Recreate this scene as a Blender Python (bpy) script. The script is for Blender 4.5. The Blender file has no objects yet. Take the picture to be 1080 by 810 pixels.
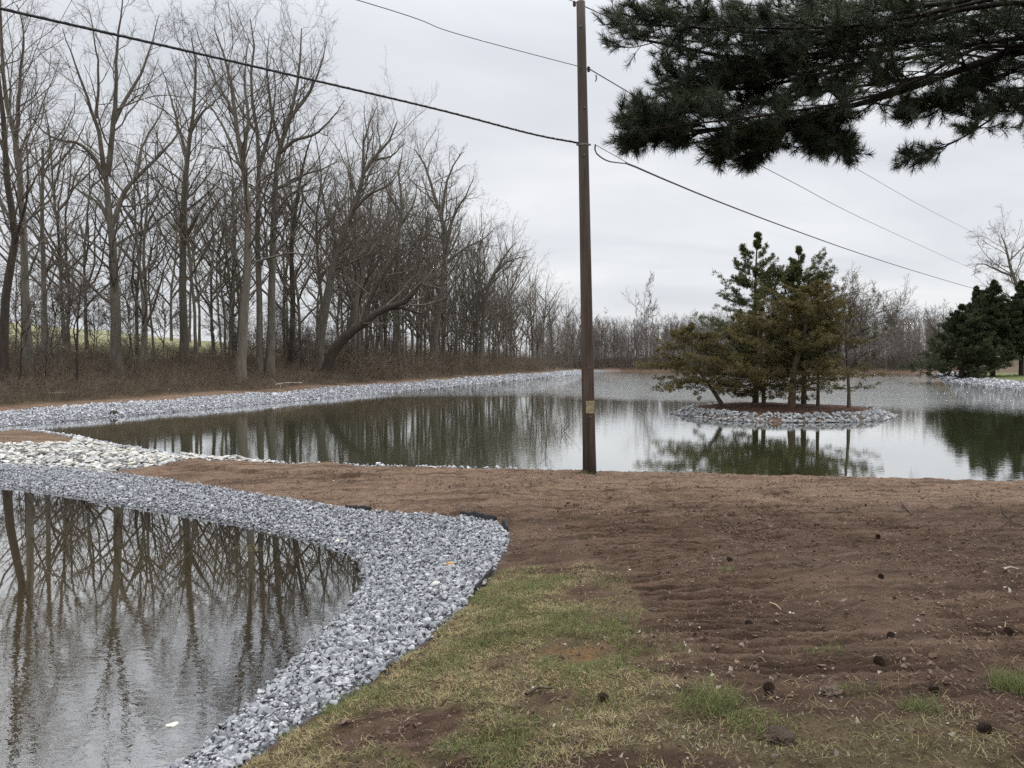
import bpy, bmesh, math, random
import numpy as np
from mathutils import Vector, Matrix
R = math.radians
rng = np.random.default_rng(7)
random.seed(7)
S = bpy.context.scene
COL = S.collection

# ------------------------------------------------------------------ camera, sky, sun, exposure
CZ, F, HORIZON = 2.4, 811.0, 380.0
PITCH = math.atan((405 - HORIZON) / F)
cam = bpy.data.cameras.new('camera')
cam.sensor_width = 36.0
cam.lens = F / 1080 * 36
cam.clip_start, cam.clip_end = 0.05, 6000
camo = bpy.data.objects.new('camera', cam)
camo.location = (0, 0, CZ)
camo.rotation_euler = (R(90) - PITCH, 0, 0)
COL.objects.link(camo)
S.camera = camo

W = bpy.data.worlds.new('World')
S.world = W
W.use_nodes = True
nt = W.node_tree
nt.nodes.clear()
def wn(t, **k):
    n = nt.nodes.new(t)
    for a, b in k.items(): setattr(n, a, b)
    return n
SUN_EL, SUN_ROT = 50, 35
sky = wn('ShaderNodeTexSky', sky_type='NISHITA', sun_disc=False)
sky.sun_elevation, sky.sun_rotation = R(SUN_EL), R(SUN_ROT)
tc = wn('ShaderNodeTexCoord')
sep = wn('ShaderNodeSeparateXYZ')
nt.links.new(tc.outputs['Generated'], sep.inputs[0])
# cloud layer: project the direction onto a flat cloud deck
mx = wn('ShaderNodeMath', operation='MAXIMUM'); mx.inputs[1].default_value = 0.0
nt.links.new(sep.outputs['Z'], mx.inputs[0])
ad = wn('ShaderNodeMath', operation='ADD'); ad.inputs[1].default_value = 0.16
nt.links.new(mx.outputs[0], ad.inputs[0])
dv = wn('ShaderNodeVectorMath', operation='DIVIDE')
cmb = wn('ShaderNodeCombineXYZ')
for i in range(3): nt.links.new(ad.outputs[0], cmb.inputs[i])
nt.links.new(tc.outputs['Generated'], dv.inputs[0]); nt.links.new(cmb.outputs[0], dv.inputs[1])
mp = wn('ShaderNodeMapping'); mp.inputs['Scale'].default_value = (0.45, 0.8, 0.0); mp.inputs['Rotation'].default_value = (0, 0, R(25))
nt.links.new(dv.outputs[0], mp.inputs[0])
no = wn('ShaderNodeTexNoise'); no.inputs['Scale'].default_value = 1.3; no.inputs['Detail'].default_value = 6; no.inputs['Roughness'].default_value = 0.5
no.inputs['Distortion'].default_value = 0.4
nt.links.new(mp.outputs[0], no.inputs[0])
cr = wn('ShaderNodeValToRGB')
cr.color_ramp.elements[0].position = 0.28; cr.color_ramp.elements[0].color = (0.63, 0.665, 0.72, 1)
cr.color_ramp.elements[1].position = 0.72; cr.color_ramp.elements[1].color = (0.95, 0.955, 0.965, 1)
nt.links.new(no.outputs[0], cr.inputs[0])
# an overcast deck is brighter overhead than at the horizon
br = wn('ShaderNodeMapRange', interpolation_type='SMOOTHSTEP'); br.inputs[1].default_value = 0.3; br.inputs[2].default_value = 1.0; br.inputs[3].default_value = 7.5; br.inputs[4].default_value = 25.0
nt.links.new(mx.outputs[0], br.inputs[0])
sc = wn('ShaderNodeVectorMath', operation='SCALE')
nt.links.new(cr.outputs[0], sc.inputs[0]); nt.links.new(br.outputs[0], sc.inputs['Scale'])
mix = wn('ShaderNodeMix', data_type='RGBA'); mix.inputs[0].default_value = 0.95
nt.links.new(sky.outputs[0], mix.inputs[6]); nt.links.new(sc.outputs[0], mix.inputs[7])
bg = wn('ShaderNodeBackground'); bg.inputs['Strength'].default_value = 0.1
nt.links.new(mix.outputs[2], bg.inputs[0])
wo = wn('ShaderNodeOutputWorld'); nt.links.new(bg.outputs[0], wo.inputs[0])

sun = bpy.data.lights.new('sun', 'SUN'); sun.energy = 1.5; sun.angle = R(11); sun.color = (1, 0.96, 0.9)
suno = bpy.data.objects.new('sun', sun); COL.objects.link(suno)
az = R(SUN_ROT)
sd_ = Vector((math.sin(az) * math.cos(R(SUN_EL)), math.cos(az) * math.cos(R(SUN_EL)), math.sin(R(SUN_EL))))
suno.rotation_euler = sd_.to_track_quat('Z', 'Y').to_euler(); suno.location = (0, 0, 40)
S.view_settings.view_transform = 'Standard'; S.view_settings.look = 'None'
S.view_settings.exposure = 0.42; S.view_settings.gamma = 1
S.render.engine = 'CYCLES'
S.cycles.max_bounces = 6; S.cycles.diffuse_bounces = 2; S.cycles.glossy_bounces = 3; S.cycles.transparent_max_bounces = 10
S.cycles.use_denoising = False
S.cycles.sample_clamp_indirect = 3.0
S.cycles.caustics_reflective = False; S.cycles.caustics_refractive = False

# ------------------------------------------------------------------ helpers
def ray(px, py):
    u, v = (px - 540) / F, (405 - py) / F
    c, s = math.cos(PITCH), math.sin(PITCH)
    d = np.array([u, c + v * s, -s + v * c])
    return d
def P(px, py, D):
    d = ray(px, py); d = d / d[1] * D
    return np.array([d[0], d[1], CZ + d[2]])
def onz(px, py, z):
    d = ray(px, py); t = (z - CZ) / d[2]
    return (d[0] * t, d[1] * t)
def sstep(a, b, x):
    t = np.clip((x - a) / (b - a), 0, 1); return t * t * (3 - 2 * t)
def catmull(pts, n):
    pts = np.asarray(pts, float)
    if len(pts) == 2:
        t = np.linspace(0, 1, n)[:, None]; return pts[0] * (1 - t) + pts[1] * t
    p = np.vstack([2 * pts[0] - pts[1], pts, 2 * pts[-1] - pts[-2]])
    seg = np.linalg.norm(np.diff(pts, axis=0), axis=1); cum = np.r_[0, np.cumsum(seg)]
    out = []
    for s in np.linspace(0, cum[-1], n):
        i = min(np.searchsorted(cum, s, 'right') - 1, len(seg) - 1); t = (s - cum[i]) / max(seg[i], 1e-9)
        a, b, c, d = p[i], p[i + 1], p[i + 2], p[i + 3]
        out.append(0.5 * (2 * b + (c - a) * t + (2 * a - 5 * b + 4 * c - d) * t * t + (3 * b - a - 3 * c + d) * t ** 3))
    return np.array(out)
def hash2(ix, iy, seed):
    h = (ix.astype(np.int64) * 374761393 + iy.astype(np.int64) * 668265263 + seed * 974711) & 0x7fffffff
    h = ((h ^ (h >> 13)) * 1274126177) & 0x7fffffff
    return ((h ^ (h >> 16)) & 0xffff) / 65535.0
def vnoise(x, y, seed=0):
    ix, iy = np.floor(x), np.floor(y); fx, fy = x - ix, y - iy
    fx = fx * fx * (3 - 2 * fx); fy = fy * fy * (3 - 2 * fy)
    a = hash2(ix, iy, seed); b = hash2(ix + 1, iy, seed); c = hash2(ix, iy + 1, seed); d = hash2(ix + 1, iy + 1, seed)
    return (a * (1 - fx) + b * fx) * (1 - fy) + (c * (1 - fx) + d * fx) * fy
def fbm(x, y, s, oct=4, seed=0, g=0.5):
    v = 0; a = 1; tot = 0
    for k in range(oct):
        v = v + a * vnoise(x / s + 17.3 * k, y / s - 9.1 * k, seed + k); tot += a; a *= g; s = s / 2.03
    return v / tot
def sdpoly(x, y, poly):
    p = np.asarray(poly, float); q = np.roll(p, -1, axis=0)
    d2 = np.full(np.shape(x), 1e18); ins = np.zeros(np.shape(x), bool)
    for (ax, ay), (bx, by) in zip(p, q):
        ex, ey = bx - ax, by - ay
        wx, wy = x - ax, y - ay
        t = np.clip((wx * ex + wy * ey) / (ex * ex + ey * ey + 1e-12), 0, 1)
        d2 = np.minimum(d2, (wx - ex * t) ** 2 + (wy - ey * t) ** 2)
        c = ((ay > y) != (by > y)) & (x < ex * (y - ay) / (ey + 1e-18 * (ey == 0)) + ax)
        ins ^= c
    d = np.sqrt(d2)
    return np.where(ins, -d, d)
def mesh(name, V, Fc, mat=None, parent=None, attrs=None, colattrs=None, smooth=True, link=True):
    """V (n,3); Fc an int array (m,k) or a list of such arrays"""
    me = bpy.data.meshes.new(name)
    if not isinstance(Fc, (list, tuple)): Fc = [Fc]
    Fc = [np.asarray(f, np.int32) for f in Fc if len(f)]
    V = np.ascontiguousarray(V, np.float32)
    me.vertices.add(len(V)); me.vertices.foreach_set('co', V.ravel())
    loops = np.concatenate([f.ravel() for f in Fc]); tot = np.concatenate([np.full(len(f), f.shape[1], np.int32) for f in Fc])
    me.loops.add(len(loops)); me.loops.foreach_set('vertex_index', loops)
    me.polygons.add(len(tot)); me.polygons.foreach_set('loop_start', np.r_[0, np.cumsum(tot)[:-1]].astype(np.int32))
    me.update(calc_edges=True)
    me.polygons.foreach_set('use_smooth', np.full(len(tot), smooth, bool))
    for k, a in (attrs or {}).items():
        at = me.attributes.new(k, 'FLOAT', 'POINT'); at.data.foreach_set('value', np.ascontiguousarray(a, np.float32))
    for k, a in (colattrs or {}).items():
        at = me.attributes.new(k, 'FLOAT_COLOR', 'POINT'); at.data.foreach_set('color', np.ascontiguousarray(a, np.float32).ravel())
    me.validate()
    if mat: me.materials.append(mat)
    if not link: return me
    o = bpy.data.objects.new(name, me); COL.objects.link(o)
    if parent: o.parent = parent
    return o
def tag(o, label=None, cat=None, group=None, kind=None):
    if label: o['label'] = label
    if cat: o['category'] = cat
    if group: o['group'] = group
    if kind: o['kind'] = kind
    return o
def empty(name, loc=(0, 0, 0), rz=0):
    o = bpy.data.objects.new(name, None); o.location = loc; o.rotation_euler.z = rz
    o.empty_display_size = 0.2; COL.objects.link(o); return o
def copy_tree(o, parent=None):
    c = o.copy(); COL.objects.link(c); c.parent = parent
    for ch in list(o.children): copy_tree(ch, c)
    return c
def tubes(pts, rad, k=3):
    """many tapered tubes at once: pts (N,P,3), rad (N,P) -> verts, quads"""
    N, Pn, _ = pts.shape
    tan = np.gradient(pts, axis=1); tan /= np.linalg.norm(tan, axis=2, keepdims=True) + 1e-9
    ref = np.where(np.abs(tan[:, :1, 2:3]) > 0.85, np.array([1.0, 0, 0]), np.array([0, 0, 1.0]))
    ref = np.broadcast_to(ref, tan.shape)
    a = np.cross(tan, ref); a /= np.linalg.norm(a, axis=2, keepdims=True) + 1e-9
    b = np.cross(tan, a)
    th = np.arange(k) * 2 * math.pi / k
    ring = a[:, :, None, :] * np.cos(th)[:, None] + b[:, :, None, :] * np.sin(th)[:, None]
    V = pts[:, :, None, :] + ring * rad[:, :, None, None]
    base = (np.arange(N) * Pn * k)[:, None, None] + (np.arange(Pn - 1) * k)[None, :, None]
    i = np.arange(k)[None, None, :]; j = (np.arange(k) + 1)[None, None, :] % k
    q = np.stack([base + i, base + j, base + k + j, base + k + i], -1).reshape(-1, 4)
    return V.reshape(-1, 3), q
def joinvf(parts):
    Vs, Fs, o = [], [], 0
    for v, f in parts:
        Vs.append(v); Fs.append(f + o); o += len(v)
    return np.vstack(Vs), np.vstack(Fs)
def unit(v): return v / (np.linalg.norm(v, axis=-1, keepdims=True) + 1e-9)

# ------------------------------------------------------------------ materials
def M(name):
    m = bpy.data.materials.new(name); m.use_nodes = True
    t = m.node_tree; t.nodes.clear()
    def N(ty, ins=None, **k):
        n = t.nodes.new(ty)
        for a, b in k.items(): setattr(n, a, b)
        for a, b in (ins or {}).items():
            s = n.inputs[a]
            if isinstance(b, bpy.types.NodeSocket): t.links.new(b, s)
            else: s.default_value = b
        return n
    return m, t, N
def rgba(c): return (c[0], c[1], c[2], 1)
def ramp(N, fac, stops):
    n = N('ShaderNodeValToRGB', {0: fac}); e = n.color_ramp.elements
    while len(e) < len(stops): e.new(0.5)
    for el, (p, c) in zip(e, stops):
        el.position = p; el.color = rgba(c) if not np.isscalar(c) else (c, c, c, 1)
    return n.outputs[0]
def mixc(N, f, a, b, mode='MIX'):
    n = N('ShaderNodeMix', data_type='RGBA', blend_type=mode)
    for i, v in ((0, f), (6, a), (7, b)):
        if isinstance(v, bpy.types.NodeSocket): n.id_data.links.new(v, n.inputs[i])
        elif i == 0: n.inputs[0].default_value = v
        else: n.inputs[i].default_value = rgba(v)
    return n.outputs[2]
def noise(N, vec, scale, detail=4, rough=0.55, dist=0.0):
    return N('ShaderNodeTexNoise', {'Vector': vec, 'Scale': scale, 'Detail': detail, 'Roughness': rough, 'Distortion': dist}).outputs[0]
def mth(N, op, a, b=0.0):
    return N('ShaderNodeMath', {0: a, 1: b}, operation=op).outputs[0]
def finish(N, col, rough=0.9, bump=None, dist=0.01, strength=1.0, spec=0.3, extra=None):
    ins = {'Base Color': col if isinstance(col, bpy.types.NodeSocket) else rgba(col), 'Roughness': rough, 'Specular IOR Level': spec}
    if bump is not None:
        ins['Normal'] = N('ShaderNodeBump', {'Height': bump, 'Distance': dist, 'Strength': strength}).outputs[0]
    if extra: ins.update(extra)
    b = N('ShaderNodeBsdfPrincipled', ins)
    N('ShaderNodeOutputMaterial', {0: b.outputs[0]})

def mat_bark(name, c1, c2, sc=6.0, moss=None):
    m, t, N = M(name)
    co = N('ShaderNodeTexCoord').outputs['Object']
    v = N('ShaderNodeMapping', {0: co, 'Scale': (1, 1, 0.18)}).outputs[0]
    n = noise(N, v, sc, 5, 0.65); big = noise(N, co, 0.5, 3)
    c = mixc(N, ramp(N, n, [(0.3, 0.0), (0.72, 1.0)]), c1, c2)
    c = mixc(N, ramp(N, big, [(0.45, 0.0), (0.75, 0.5)]), c, moss or c2)
    rnd = N('ShaderNodeObjectInfo').outputs['Random']
    c = mixc(N, mth(N, 'MULTIPLY', rnd, 0.35), c, (c1[0] * 0.5, c1[1] * 0.5, c1[2] * 0.5))
    finish(N, c, 0.95, n, 0.03, 0.8, 0.15)
    return m
BARK = mat_bark('bark_grey', (0.095, 0.081, 0.065), (0.24, 0.213, 0.178), 7, (0.17, 0.172, 0.12))
BARK_PALE = mat_bark('bark_pale', (0.13, 0.108, 0.085), (0.27, 0.24, 0.2), 6, (0.19, 0.185, 0.135))
BARK_DARK = mat_bark('bark_dark', (0.037, 0.031, 0.025), (0.094, 0.075, 0.062), 8)
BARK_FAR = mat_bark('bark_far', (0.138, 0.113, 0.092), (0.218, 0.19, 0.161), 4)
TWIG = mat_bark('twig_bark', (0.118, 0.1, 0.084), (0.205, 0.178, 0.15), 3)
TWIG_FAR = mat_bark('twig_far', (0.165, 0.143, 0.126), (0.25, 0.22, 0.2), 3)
BRUSH = mat_bark('brush_stems', (0.13, 0.1, 0.074), (0.25, 0.2, 0.15), 1.2, (0.17, 0.14, 0.09))
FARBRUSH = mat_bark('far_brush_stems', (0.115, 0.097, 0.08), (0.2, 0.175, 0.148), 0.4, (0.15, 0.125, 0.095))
PINEBARK = mat_bark('pine_bark', (0.014, 0.011, 0.009), (0.035, 0.027, 0.022), 8)
CEDARBARK = mat_bark('cedar_bark', (0.07, 0.05, 0.035), (0.16, 0.12, 0.085), 9)

def mat_leaf(name, cols, rough=0.6, trans=0.25):
    m, t, N = M(name)
    a = N('ShaderNodeAttribute', attribute_name='rnd').outputs['Fac']
    c = ramp(N, a, [(i / (len(cols) - 1), c) for i, c in enumerate(cols)])
    co = N('ShaderNodeTexCoord').outputs['Object']
    big = noise(N, co, 0.9, 3)
    c = mixc(N, ramp(N, big, [(0.35, 0.0), (0.7, 0.45)]), c, cols[0])
    b = N('ShaderNodeBsdfPrincipled', {'Base Color': c, 'Roughness': rough, 'Specular IOR Level': 0.25})
    tr = N('ShaderNodeBsdfTranslucent', {0: c})
    mx = N('ShaderNodeMixShader', {0: trans, 1: b.outputs[0], 2: tr.outputs[0]})
    N('ShaderNodeOutputMaterial', {0: mx.outputs[0]})
    return m
CEDAR = mat_leaf('cedar_foliage', [(0.045, 0.06, 0.022), (0.1, 0.112, 0.04), (0.16, 0.145, 0.06)], 0.6, 0.35)
CEDAR_BROWN = mat_leaf('cedar_bronze', [(0.074, 0.07, 0.024), (0.142, 0.115, 0.043), (0.209, 0.155, 0.065)])
CEDAR_DARK = mat_leaf('spruce_foliage', [(0.027, 0.038, 0.018), (0.054, 0.069, 0.03), (0.105, 0.105, 0.045)])
NEEDLE = mat_leaf('pine_needles', [(0.022, 0.034, 0.02), (0.05, 0.068, 0.036), (0.12, 0.13, 0.07)], 0.45, 0.25)
GRASS = mat_leaf('grass_blades', [(0.125, 0.15, 0.05), (0.185, 0.2, 0.08), (0.3, 0.24, 0.12), (0.48, 0.39, 0.23), (0.3, 0.2, 0.1)], 0.7, 0.3)

def mat_stone(name, cols, wet=None, sc=30, bump=0.004, dirt=(0.12, 0.12, 0.125)):
    m, t, N = M(name)
    a = N('ShaderNodeAttribute', attribute_name='rnd').outputs['Fac']
    inst = N('ShaderNodeObjectInfo').outputs['Random']
    co = N('ShaderNodeTexCoord').outputs['Object']
    f = mth(N, 'FRACT', mth(N, 'ADD', a, inst))
    c = ramp(N, f, [(i / (len(cols) - 1), c) for i, c in enumerate(cols)])
    n = noise(N, co, sc, 5, 0.7)
    c = mixc(N, ramp(N, n, [(0.3, 0.55), (0.65, 0.0)]), c, dirt)
    rough = 0.85
    if wet is not None:
        z = N('ShaderNodeSeparateXYZ', {0: N('ShaderNodeNewGeometry').outputs['Position']}).outputs['Z']
        w = N('ShaderNodeMapRange', {0: mth(N, 'ADD', z, mth(N, 'MULTIPLY', n, 0.05)), 1: wet + 0.06, 2: wet + 0.01, 3: 0.0, 4: 0.72}).outputs[0]
        c = mixc(N, w, c, (0.06, 0.06, 0.058))
    finish(N, c, rough, n, bump, 0.8, 0.35)
    return m
GRAVEL = mat_stone('crushed_limestone', [(0.15, 0.158, 0.172), (0.29, 0.302, 0.325), (0.41, 0.422, 0.445), (0.34, 0.352, 0.38), (0.56, 0.565, 0.575), (0.22, 0.228, 0.248)], wet=-0.05)
GRAVEL_FAR = mat_stone('crushed_limestone_far', [(0.3, 0.31, 0.34), (0.44, 0.455, 0.48), (0.56, 0.57, 0.6), (0.72, 0.73, 0.74), (0.36, 0.37, 0.4)], wet=0.0, sc=12)
RIPRAP = mat_stone('pale_riprap', [(0.5, 0.49, 0.46), (0.6, 0.585, 0.54), (0.4, 0.4, 0.4), (0.66, 0.65, 0.62), (0.54, 0.49, 0.39), (0.3, 0.3, 0.31)], sc=14)
ROCKW = mat_stone('white_rock', [(0.34, 0.35, 0.37), (0.46, 0.47, 0.48), (0.6, 0.6, 0.6), (0.27, 0.28, 0.3)], wet=0.02, sc=9, bump=0.012)

def mat_plain(name, c1, c2, sc=20, rough=0.8, bump=0.003, stretch=None, spec=0.3, metal=0.0):
    m, t, N = M(name)
    co = N('ShaderNodeTexCoord').outputs['Object']
    v = N('ShaderNodeMapping', {0: co, 'Scale': stretch or (1, 1, 1)}).outputs[0]
    n = noise(N, v, sc, 5, 0.6)
    finish(N, mixc(N, ramp(N, n, [(0.3, 0.0), (0.7, 1.0)]), c1, c2), rough, n, bump, 0.7, spec, {'Metallic': metal})
    return m
CONE = mat_plain('pine_cone_scales', (0.022, 0.014, 0.01), (0.06, 0.038, 0.026), 60)
CLODDARK = mat_plain('damp_clod', (0.045, 0.03, 0.022), (0.12, 0.085, 0.062), 25, 0.95, 0.012)
CLOD = mat_plain('dry_clod', (0.085, 0.058, 0.043), (0.17, 0.125, 0.095), 25, 0.95, 0.01)
STICK = mat_plain('dead_wood', (0.045, 0.032, 0.024), (0.1, 0.075, 0.055), 30, 0.9, 0.002)
PALEWOOD = mat_plain('bleached_wood', (0.26, 0.22, 0.17), (0.42, 0.37, 0.3), 12, 0.9, 0.004)
STRAW = mat_plain('straw', (0.28, 0.22, 0.13), (0.42, 0.33, 0.2), 30, 0.8, 0.001)
FABRIC = mat_plain('black_geotextile', (0.008, 0.008, 0.009), (0.018, 0.018, 0.02), 60, 0.75, 0.001)
CABLE = mat_plain('black_cable', (0.012, 0.012, 0.013), (0.03, 0.03, 0.03), 40, 0.6, 0.0005)
WIRE = mat_plain('grey_wire', (0.07, 0.07, 0.075), (0.13, 0.13, 0.13), 30, 0.6, 0.0003)
STEEL = mat_plain('galvanised_steel', (0.1, 0.1, 0.1), (0.22, 0.22, 0.22), 40, 0.55, 0.0005, metal=0.6)
PORC = mat_plain('brown_glaze', (0.04, 0.025, 0.02), (0.07, 0.045, 0.03), 20, 0.3, 0.0003)
ORANGE = mat_plain('rusty_stone', (0.4, 0.22, 0.09), (0.55, 0.36, 0.18), 30, 0.9, 0.004)
YELSTONE = mat_plain('yellow_slab', (0.62, 0.58, 0.4), (0.75, 0.72, 0.52), 12, 0.9, 0.003)
PEB = mat_stone('loose_pebbles', dirt=(0.12, 0.085, 0.06), cols= [(0.24, 0.19, 0.15), (0.36, 0.3, 0.24), (0.52, 0.48, 0.42), (0.17, 0.13, 0.1)], sc=40)
CLODS = mat_stone('soil_crumbs', dirt=(0.05, 0.03, 0.02), cols=[(0.26, 0.175, 0.125), (0.085, 0.054, 0.038), (0.15, 0.1, 0.072), (0.2, 0.137, 0.1), (0.11, 0.07, 0.05)], sc=40)

def mat_pole():
    m, t, N = M('weathered_pole_wood')
    co = N('ShaderNodeTexCoord').outputs['Object']
    v = N('ShaderNodeMapping', {0: co, 'Scale': (1, 1, 0.03)}).outputs[0]
    n = noise(N, v, 26, 6, 0.75); n2 = noise(N, N('ShaderNodeMapping', {0: co, 'Scale': (1, 1, 0.12)}).outputs[0], 9, 4)
    c = mixc(N, ramp(N, n, [(0.3, 0.0), (0.7, 1.0)]), (0.02, 0.013, 0.01), (0.132, 0.089, 0.066))
    c = mixc(N, ramp(N, n2, [(0.42, 0.0), (0.62, 0.6)]), c, (0.115, 0.092, 0.077))
    z = N('ShaderNodeSeparateXYZ', {0: co}).outputs['Z']
    # reddish brown low down, greyer higher up, creosote dark at the foot
    c = mixc(N, N('ShaderNodeMapRange', {0: z, 1: 2.0, 2: 7.5, 3: 0.0, 4: 0.55}).outputs[0], c, (0.085, 0.074, 0.064))
    c = mixc(N, N('ShaderNodeMapRange', {0: mth(N, 'ADD', z, mth(N, 'MULTIPLY', n2, 1.2)), 1: 0.9, 2: 1.9, 3: 0.75, 4: 0.0}).outputs[0], c, (0.022, 0.017, 0.014))
    crack = ramp(N, n, [(0.33, 1.0), (0.38, 0.0)])
    c = mixc(N, mth(N, 'MULTIPLY', crack, 0.7), c, (0.02, 0.015, 0.012))
    finish(N, c, 0.9, n, 0.012, 0.9, 0.2)
    return m
POLE = mat_pole()
def mat_plate():
    m, t, N = M('faded_tag')
    co = N('ShaderNodeTexCoord').outputs['Object']
    n = noise(N, co, 22, 4, 0.6)
    c = mixc(N, ramp(N, n, [(0.42, 0.0), (0.62, 1.0)]), (0.36, 0.3, 0.17), (0.2, 0.17, 0.11))
    finish(N, c, 0.6, n, 0.001, 0.5)
    return m
PLATE = mat_plate()

def mat_ground():
    m, t, N = M('ground_soil')
    pos = N('ShaderNodeNewGeometry').outputs['Position']
    A = N('ShaderNodeAttribute', attribute_name='zone_a'); B = N('ShaderNodeAttribute', attribute_name='zone_b')
    sa = N('ShaderNodeSeparateColor', {0: A.outputs['Color']}); sb = N('ShaderNodeSeparateColor', {0: B.outputs['Color']})
    gravel, grass, leaf, field = sa.outputs[0], sa.outputs[1], sa.outputs[2], A.outputs['Alpha']
    dry, mulch, rust, lawn = sb.outputs[0], sb.outputs[1], sb.outputs[2], B.outputs['Alpha']
    n1 = noise(N, pos, 0.7, 5, 0.6); n2 = noise(N, pos, 6, 6, 0.65, 0.4); n3 = noise(N, pos, 45, 5, 0.7); n4 = noise(N, pos, 180, 3, 0.6)
    rag = mth(N, 'MULTIPLY', mth(N, 'SUBTRACT', n2, 0.5), 0.9)
    def edge(z, k=1.0):
        return N('ShaderNodeMapRange', {0: mth(N, 'ADD', z, rag), 1: 0.35, 2: 0.65}, clamp=True).outputs[0]
    dark, light = (0.056, 0.032, 0.019), (0.152, 0.096, 0.063)
    s = mixc(N, ramp(N, n2, [(0.3, 0.0), (0.7, 1.0)]), dark, light)
    s = mixc(N, ramp(N, n1, [(0.38, 0.0), (0.68, 0.7)]), s, (0.18, 0.12, 0.085))
    sd = mixc(N, ramp(N, n2, [(0.3, 0.0), (0.72, 1.0)]), (0.18, 0.116, 0.078), (0.295, 0.204, 0.142))
    s = mixc(N, mth(N, 'MULTIPLY', N('ShaderNodeMapRange', {0: mth(N, 'ADD', dry, mth(N, 'MULTIPLY', mth(N, 'SUBTRACT', n1, 0.5), 0.9)), 1: 0.2, 2: 0.85}).outputs[0], 0.95), s, sd)
    st = noise(N, N('ShaderNodeMapping', {0: pos, 'Scale': (0.35, 2.6, 1), 'Rotation': (0, 0, R(4))}).outputs[0], 2.2, 5, 0.6, 0.5)
    s = mixc(N, ramp(N, st, [(0.36, 0.7), (0.52, 0.0)]), s, (0.042, 0.024, 0.015))
    s = mixc(N, ramp(N, st, [(0.55, 0.0), (0.7, 0.55)]), s, (0.24, 0.16, 0.112))
    s = mixc(N, ramp(N, n3, [(0.3, 0.7), (0.48, 0.0)]), s, (0.032, 0.02, 0.015))
    s = mixc(N, ramp(N, n3, [(0.6, 0.0), (0.78, 0.55)]), s, (0.25, 0.19, 0.145))
    th = mixc(N, ramp(N, n2, [(0.3, 0.0), (0.7, 1.0)]), (0.11, 0.09, 0.045), (0.24, 0.18, 0.1))
    th = mixc(N, ramp(N, n3, [(0.35, 0.7), (0.55, 0.0)]), th, (0.05, 0.036, 0.022))
    s = mixc(N, mth(N, 'MULTIPLY', edge(grass), 0.85), s, th)
    s = mixc(N, edge(rust), s, mixc(N, ramp(N, n3, [(0.35, 0.0), (0.65, 1.0)]), (0.12, 0.07, 0.036), (0.3, 0.16, 0.07)))
    lf = mixc(N, ramp(N, n2, [(0.3, 0.0), (0.7, 1.0)]), (0.05, 0.036, 0.024), (0.135, 0.1, 0.065))
    s = mixc(N, leaf, s, lf)
    fl = mixc(N, ramp(N, n1, [(0.35, 0.0), (0.65, 1.0)]), (0.19, 0.205, 0.1), (0.36, 0.335, 0.21))
    s = mixc(N, field, s, fl)
    s = mixc(N, lawn, s, mixc(N, ramp(N, n2, [(0.3, 0.0), (0.7, 1.0)]), (0.075, 0.105, 0.035), (0.15, 0.155, 0.065)))
    s = mixc(N, mulch, s, mixc(N, ramp(N, n2, [(0.3, 0.0), (0.7, 1.0)]), (0.06, 0.03, 0.02), (0.125, 0.068, 0.048)))
    s = mixc(N, gravel, s, mixc(N, ramp(N, n3, [(0.35, 0.0), (0.65, 1.0)]), (0.07, 0.07, 0.075), (0.25, 0.255, 0.27)))
    z = N('ShaderNodeSeparateXYZ', {0: pos}).outputs['Z']
    s = mixc(N, N('ShaderNodeMapRange', {0: z, 1: -0.1, 2: -0.4, 3: 0.0, 4: 0.8}).outputs[0], s, (0.1, 0.085, 0.045))
    h = mth(N, 'ADD', mth(N, 'MULTIPLY', n3, 0.7), mth(N, 'MULTIPLY', n4, 0.3))
    h = mth(N, 'ADD', h, mth(N, 'MULTIPLY', n2, 1.2))
    finish(N, s, 0.95, h, 0.045, 1.0, 0.15)
    return m
GROUND = mat_ground()

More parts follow.
